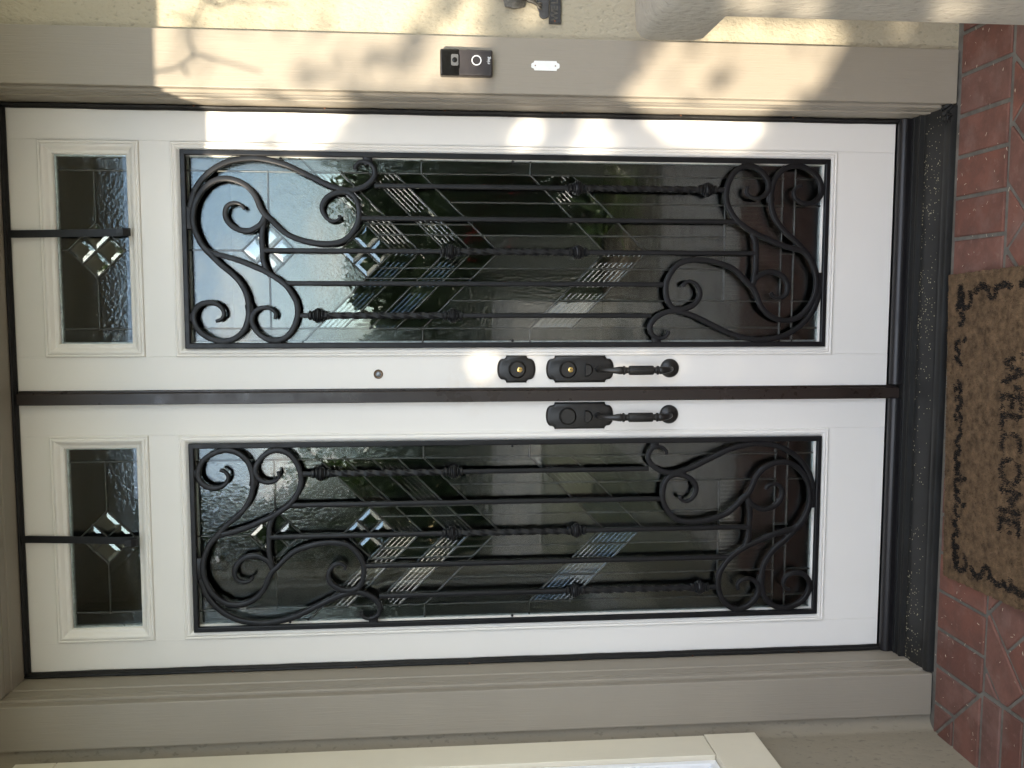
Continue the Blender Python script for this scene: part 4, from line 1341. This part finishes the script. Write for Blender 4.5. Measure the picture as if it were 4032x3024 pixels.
def tufts(name, pts, mat, h0, h1, parent, rad=0.0012, keep=1.0):
    v = []; f = []
    for (x, y) in pts:
        if random.random() > keep: continue
        X, Y = mat_pt(x, y)
        h = random.uniform(h0, h1)
        a = random.uniform(0, 6.28); r = rad * random.uniform(0.7, 1.4)
        lx, ly = random.gauss(0, 0.0028), random.gauss(0, 0.0028)
        o = len(v); z = FLOOR + 0.0085
        v += [(X + r * math.cos(a), Y + r * math.sin(a), z), (X + r * math.cos(a + 2.1), Y + r * math.sin(a + 2.1), z), (X + r * math.cos(a + 4.2), Y + r * math.sin(a + 4.2), z), (X + lx, Y + ly, z + h)]
        f += [(o, o + 1, o + 3), (o + 1, o + 2, o + 3), (o + 2, o, o + 3)]
    me = bpy.data.meshes.new(name); me.from_pydata(v, [], f)
    ob = link(name, me, mat, parent)
    ob['kind'] = 'stuff'
    return ob
pile = [(random.uniform(-MW, MW), random.uniform(-MH, MH)) for _ in range(42000)]
tufts('coir_pile', pile, COIR, 0.0015, 0.0048, dm, 0.0014)
tufts('printed_scrolls', inked, COIRB, 0.0045, 0.0072, dm, 0.0015, 0.42)
tufts('printed_lettering', letters, COIRB, 0.0045, 0.0072, dm, 0.0015, 0.6)

# ================================================================== GARDEN (seen in the glass) and the tree that shades the doors
def leaf_mesh(P, size, asp=0.5, droop=0.3):
    """one small folded leaf per point, numpy in, mesh out"""
    n = len(P); P = np.asarray(P)
    d = RNG.normal(size=(n, 3)); d[:, 2] -= droop; d /= np.linalg.norm(d, axis=1)[:, None]
    u = RNG.normal(size=(n, 3)); u -= (u * d).sum(1)[:, None] * d; u /= np.linalg.norm(u, axis=1)[:, None]
    w = np.cross(d, u)
    s = size * RNG.uniform(0.6, 1.35, n)[:, None]
    a = P - d * s * 0.5; c = P + d * s * 0.5
    l = P + u * s * asp * 0.5 + w * s * 0.10; r = P - u * s * asp * 0.5 + w * s * 0.10
    V = np.stack([a, l, c, r], 1).reshape(-1, 3)
    F = np.arange(4 * n).reshape(n, 4)
    me = bpy.data.meshes.new('crown')
    me.from_pydata(V.tolist(), [], F.tolist())
    return me

def limb_tree(name, label, base, top, r0, limbs, leaf_pts, leafmat, size, group=None, asp=0.5, cat='tree'):
    t = thing(name, label, cat, base, group)
    b = MB(); B_, T_ = Vector(base), Vector(top)
    path = [B_ + (T_ - B_) * k / 5 + Vector((random.uniform(-.06, .06), random.uniform(-.06, .06), 0)) * (1 if 0 < k < 5 else 0) for k in range(6)]
    b.tube(path, [r0 * (1.25 - 0.8 * k / 5) for k in range(6)], 10)
    b.build('trunk', BARK, t, smooth=60)
    for e in limbs:
        b = MB(); k = random.randint(2, 5); s_ = path[k]; e = Vector(e)
        m1 = s_ + (e - s_) * 0.45 + Vector((random.uniform(-.1, .1), random.uniform(-.1, .1), 0.12))
        b.tube([s_, m1, e], [r0 * 0.42, r0 * 0.28, r0 * 0.08], 7)
        b.build('limb', BARK, t, smooth=60)
    me = leaf_mesh(leaf_pts, size, asp)
    link('crown', me, leafmat, t)
    return t

def in_poly(x, z, P):
    c = False; j = len(P) - 1
    for i in range(len(P)):
        if (P[i][1] > z) != (P[j][1] > z) and x < (P[j][0] - P[i][0]) * (z - P[i][1]) / (P[j][1] - P[i][1]) + P[i][0]: c = not c
        j = i
    return c
# gaps in the foliage, given where the sun through them meets the door plane (x, z)
GAPS_P = [[(0.46, 2.2), (0.47, 1.70), (0.58, 1.60), (0.66, 1.535), (0.76, 1.445), (0.93, 1.35), (1.10, 1.22), (1.6, 1.2), (1.6, 2.2)],
          [(0.63, 0.60), (0.70, 0.70), (0.85, 0.74), (1.07, 0.56), (1.07, 0.15), (0.93, 0.12), (0.84, 0.20), (0.78, 0.33), (0.70, 0.375), (0.64, 0.43)],
          [(1.10, -0.02), (1.10, -0.40), (1.5, -0.40), (1.5, -0.02)], [(1.12, 0.16), (1.12, 0.40), (1.5, 0.40), (1.5, 0.16)],
          [(-0.012, 0.82), (0.135, 0.82), (0.138, 0.475), (-0.012, 0.475)]]
GAPS_E = [(0.693, 0.836, 0.068, 0.070), (0.694, 1.02, 0.052, 0.058), (0.064, 1.085, 0.072, 0.105), (0.0587, 0.430, 0.052, 0.048), (0.068, 0.273, 0.062, 0.085), (1.045, -0.01, 0.045, 0.05), (1.06, 0.95, 0.06, 0.05), (0.97, 1.16, 0.05, 0.05)]
def lit(x, z):
    if any(in_poly(x, z, P) for P in GAPS_P): return True
    return any(((x - a) / c) ** 2 + ((z - b_) / d_) ** 2 < 1 for a, b_, c, d_ in GAPS_E)
pts = []
while len(pts) < 21000:
    x, z = random.uniform(-0.2, 1.45), random.uniform(-0.6, 2.0)
    if lit(x + random.gauss(0, 0.011), z + random.gauss(0, 0.011)) and random.random() > 0.022: continue
    # leave the half-shade over the right trim thin
    if 0.84 < x < 1.2 and 1.05 < z < 1.36 and random.random() < 0.90: continue
    d_ = random.uniform(4.8, 6.2)
    pts.append((x - SUN_DX * d_, -d_, z + SUN_DZ * d_))
limb_tree('shade_tree', 'leafy garden tree in front of the entry whose foliage dapples the doors', (-2.75, -5.7, -0.16), (-2.6, -5.6, 2.9), 0.10,
          [(-2.1, -5.2, 3.4), (-3.0, -5.9, 3.8), (-1.9, -5.4, 2.7), (-2.7, -5.0, 3.6), (-3.3, -6.1, 3.6)], pts, LEAFD, 0.075, asp=0.62)
# bare twigs near the eave
tw = thing('overhanging_branch', 'bare thin branch hanging near the porch eave', 'branch', (-0.45, -1.9, 2.9))
def twig(pl, d, r):
    b = MB(); p3 = [(x - SUN_DX * (d + 0.1 * math.sin(5 * x + 3 * z)), -(d + 0.1 * math.sin(5 * x + 3 * z)), z + SUN_DZ * (d + 0.1 * math.sin(5 * x + 3 * z))) for x, z in pl]
    p3 = spline(p3, 4)
    b.tube(p3, [r * (1.1 - 0.6 * i / len(p3)) for i in range(len(p3))], 7); b.build('twig', BARK, tw, smooth=60)
# twig shadows traced on the trim (x, z on the trim) moved to the door plane
TT = lambda L: [(x + SUN_DX * 0.17, z - SUN_DZ * 0.17) for x, z in L]
twig(TT([(0.80, 2.03), (0.795, 1.95), (0.805, 1.88), (0.838, 1.835), (0.828, 1.795), (0.815, 1.74), (0.800, 1.685)]), 1.75, 0.0042)
twig(TT([(0.815, 1.87), (0.795, 1.86), (0.785, 1.855)]), 1.75, 0.0034)
twig(TT([(0.835, 1.838), (0.87, 1.848), (0.90, 1.845), (0.935, 1.835), (0.955, 1.82), (0.945, 1.79), (0.960, 1.76), (0.985, 1.73)]), 1.8, 0.0040)
twig(TT([(0.915, 1.84), (0.925, 1.88), (0.925, 1.905)]), 1.8, 0.0030)
twig(TT([(0.960, 1.765), (0.958, 1.70), (0.955, 1.62)]), 1.85, 0.0036)
twig([(0.60, 1.62), (0.66, 1.70), (0.70, 1.74), (0.735, 1.76)], 2.6, 0.006)
twig([(0.64, 1.66), (0.665, 1.69), (0.70, 1.685)], 2.6, 0.005)

def blob_pts(c, r, n, hollow=0.35, lump=0.3):
    """points through an uneven crown: a few overlapping clumps"""
    out = []
    cl = [(np.array(c) + RNG.normal(size=3) * np.array(r) * 0.55, RNG.uniform(0.35, 0.62)) for _ in range(14)]
    per = n // len(cl)
    for q_, k in cl:
        d = RNG.normal(size=(per, 3)); d /= np.linalg.norm(d, axis=1)[:, None]
        rad = RNG.uniform(hollow, 1, per) ** 0.6
        out.append(q_ + d * rad[:, None] * np.array(r) * k)
    return np.concatenate(out)

GT = 'trees across the garden'
# dark evergreen hidden in the left leaf's reflection
limb_tree('evergreen_tree', 'dense dark evergreen left of the walkway', (-3.3, -7.4, -0.16), (-3.25, -7.4, 3.2), 0.14, [(-3.8, -7.4, 3.0), (-2.8, -7.2, 2.6)],
          np.concatenate([blob_pts((-3.3, -7.4, 2.9), (0.95, 0.9, 1.9), 6000), blob_pts((-3.4, -7.5, 1.0), (0.9, 0.8, 1.0), 1600)]), LEAFD, 0.19, GT)
for i, (x, y, h, w, lab) in enumerate(((1.6, -19.5, 2.6, 2.0, 'low rounded tree behind the driveway, right of the gap'), (5.0, -20.5, 3.4, 2.4, 'broad tree behind the driveway, rightmost of the row'),
                                      (-1.9, -21.0, 2.4, 1.8, 'small rounded tree behind the driveway, straight out from the doors'), (-5.6, -20.0, 4.6, 2.3, 'tall dark tree behind the driveway on the left'),
                                      (3.3, -23.0, 2.9, 2.2, 'mid green tree farthest back behind the driveway'), (-9.5, -19.0, 5.2, 2.8, 'large tree at the far left beyond the driveway'), (9.0, -18.5, 4.6, 2.8, 'large tree at the far right beyond the driveway'))):
    y -= 8; h *= 1.38; w *= 1.25
    limb_tree('garden_tree', lab, (x, y, -0.16), (x, y, h * 0.6), 0.12, [(x + 0.8, y, h * 0.7), (x - 0.7, y, h * 0.65)],
              blob_pts((x, y, h * 0.52), (w * 0.8, w * 0.7, h * 0.5), 5200), (LEAFD, LEAFM)[i % 2], 0.30, GT)
def hedge(name, label, x0, x1, y, h, d, n, matl, size):
    t = thing(name, label, 'hedge', ((x0 + x1) / 2, y, -0.16))
    p = np.stack([RNG.uniform(x0, x1, n), y + RNG.uniform(-d, d, n), RNG.uniform(-0.1, 1, n)], 1)
    p[:, 2] *= h * (1 + 0.10 * np.sin(p[:, 0] * 2.1) + 0.07 * np.sin(p[:, 0] * 5.3))
    link('foliage', leaf_mesh(p, size), matl, t)
    for k in range(int((x1 - x0) / 1.6) + 1):
        x = x0 + 0.3 + k * 1.6; b = MB()
        b.tube([(x, y, -0.16), (x + 0.05, y, h * 0.45), (x - 0.05, y + 0.05, h * 0.8)], [0.035, 0.025, 0.01], 6)
        b.build('stem', BARK, t)
    return t
hedge('hedge', 'dark clipped hedge along the far side of the driveway', -16, 17, -21.5, 2.9, 0.7, 30000, LEAFD, 0.32)
fh = hedge('flowering_hedge', 'loose dark hedge with red blossoms beside the walkway', 0.28, 5.5, -5.2, 1.22, 0.45, 13000, LEAFD, 0.15)
for k in range(9):
    x, y, z = random.uniform(0.35, 2.0), -4.80 + random.uniform(-0.1, 0.2), random.uniform(0.45, 1.2)
    p = np.array([[x, y, z]]) + RNG.normal(size=(8, 3)) * 0.03
    link('blossom', leaf_mesh(p, 0.055, 0.8), PETAL, fh)
# strap-leaved plants in the bed at the right of the porch
def strap_plant(x, y, n, h, label, matl):
    t = thing('strap_leaf_plant', label, 'plant', (x, y, -0.12), 'leafy plants in the porch bed')
    b = MB()
    for _ in range(n):
        a = random.uniform(0, 6.28); L = h * random.uniform(0.6, 1.15); out = L * random.uniform(0.35, 0.9)
        pts = [Vector((x, y, -0.12)) + Vector((math.cos(a) * out * t_, math.sin(a) * out * t_, L * (1.25 * t_ - 0.75 * t_ * t_ * (0.5 + out / L)))) for t_ in np.linspace(0, 1, 7)]
        sd = Vector((-math.sin(a), math.cos(a), 0))
        vs = []; fs = []
        for i, p in enumerate(pts):
            w = 0.022 * math.sin(math.pi * (0.12 + 0.86 * i / 6))
            vs += [tuple(p + sd * w), tuple(p + Vector((0, 0, -0.006))), tuple(p - sd * w)]
        for i in range(6):
            o_i = i * 3
            fs += [(o_i, o_i + 1, o_i + 4, o_i + 3), (o_i + 1, o_i + 2, o_i + 5, o_i + 4)]
        b.add(vs, fs)
    b.build('leaves', matl, t)
for x, y, n, h, l, m_ in ((0.95, -3.2, 46, 0.5, 'bright strap-leaved plant nearest the porch edge', LEAFB), (1.35, -3.6, 46, 0.55, 'strap-leaved plant second from the porch edge', LEAFM), (0.85, -4.0, 40, 0.6, 'strap-leaved plant beside the walkway behind the first two', LEAFM), (1.9, -3.3, 40, 0.7, 'strap-leaved plant at the back of the porch bed', LEAFB), (1.7, -4.9, 40, 0.8, 'tall strap-leaved plant deepest in the bed', LEAFD)):
    strap_plant(x, y, n, h, l, m_)

for o in bpy.data.objects:
    if '_w' in o: del o['_w']
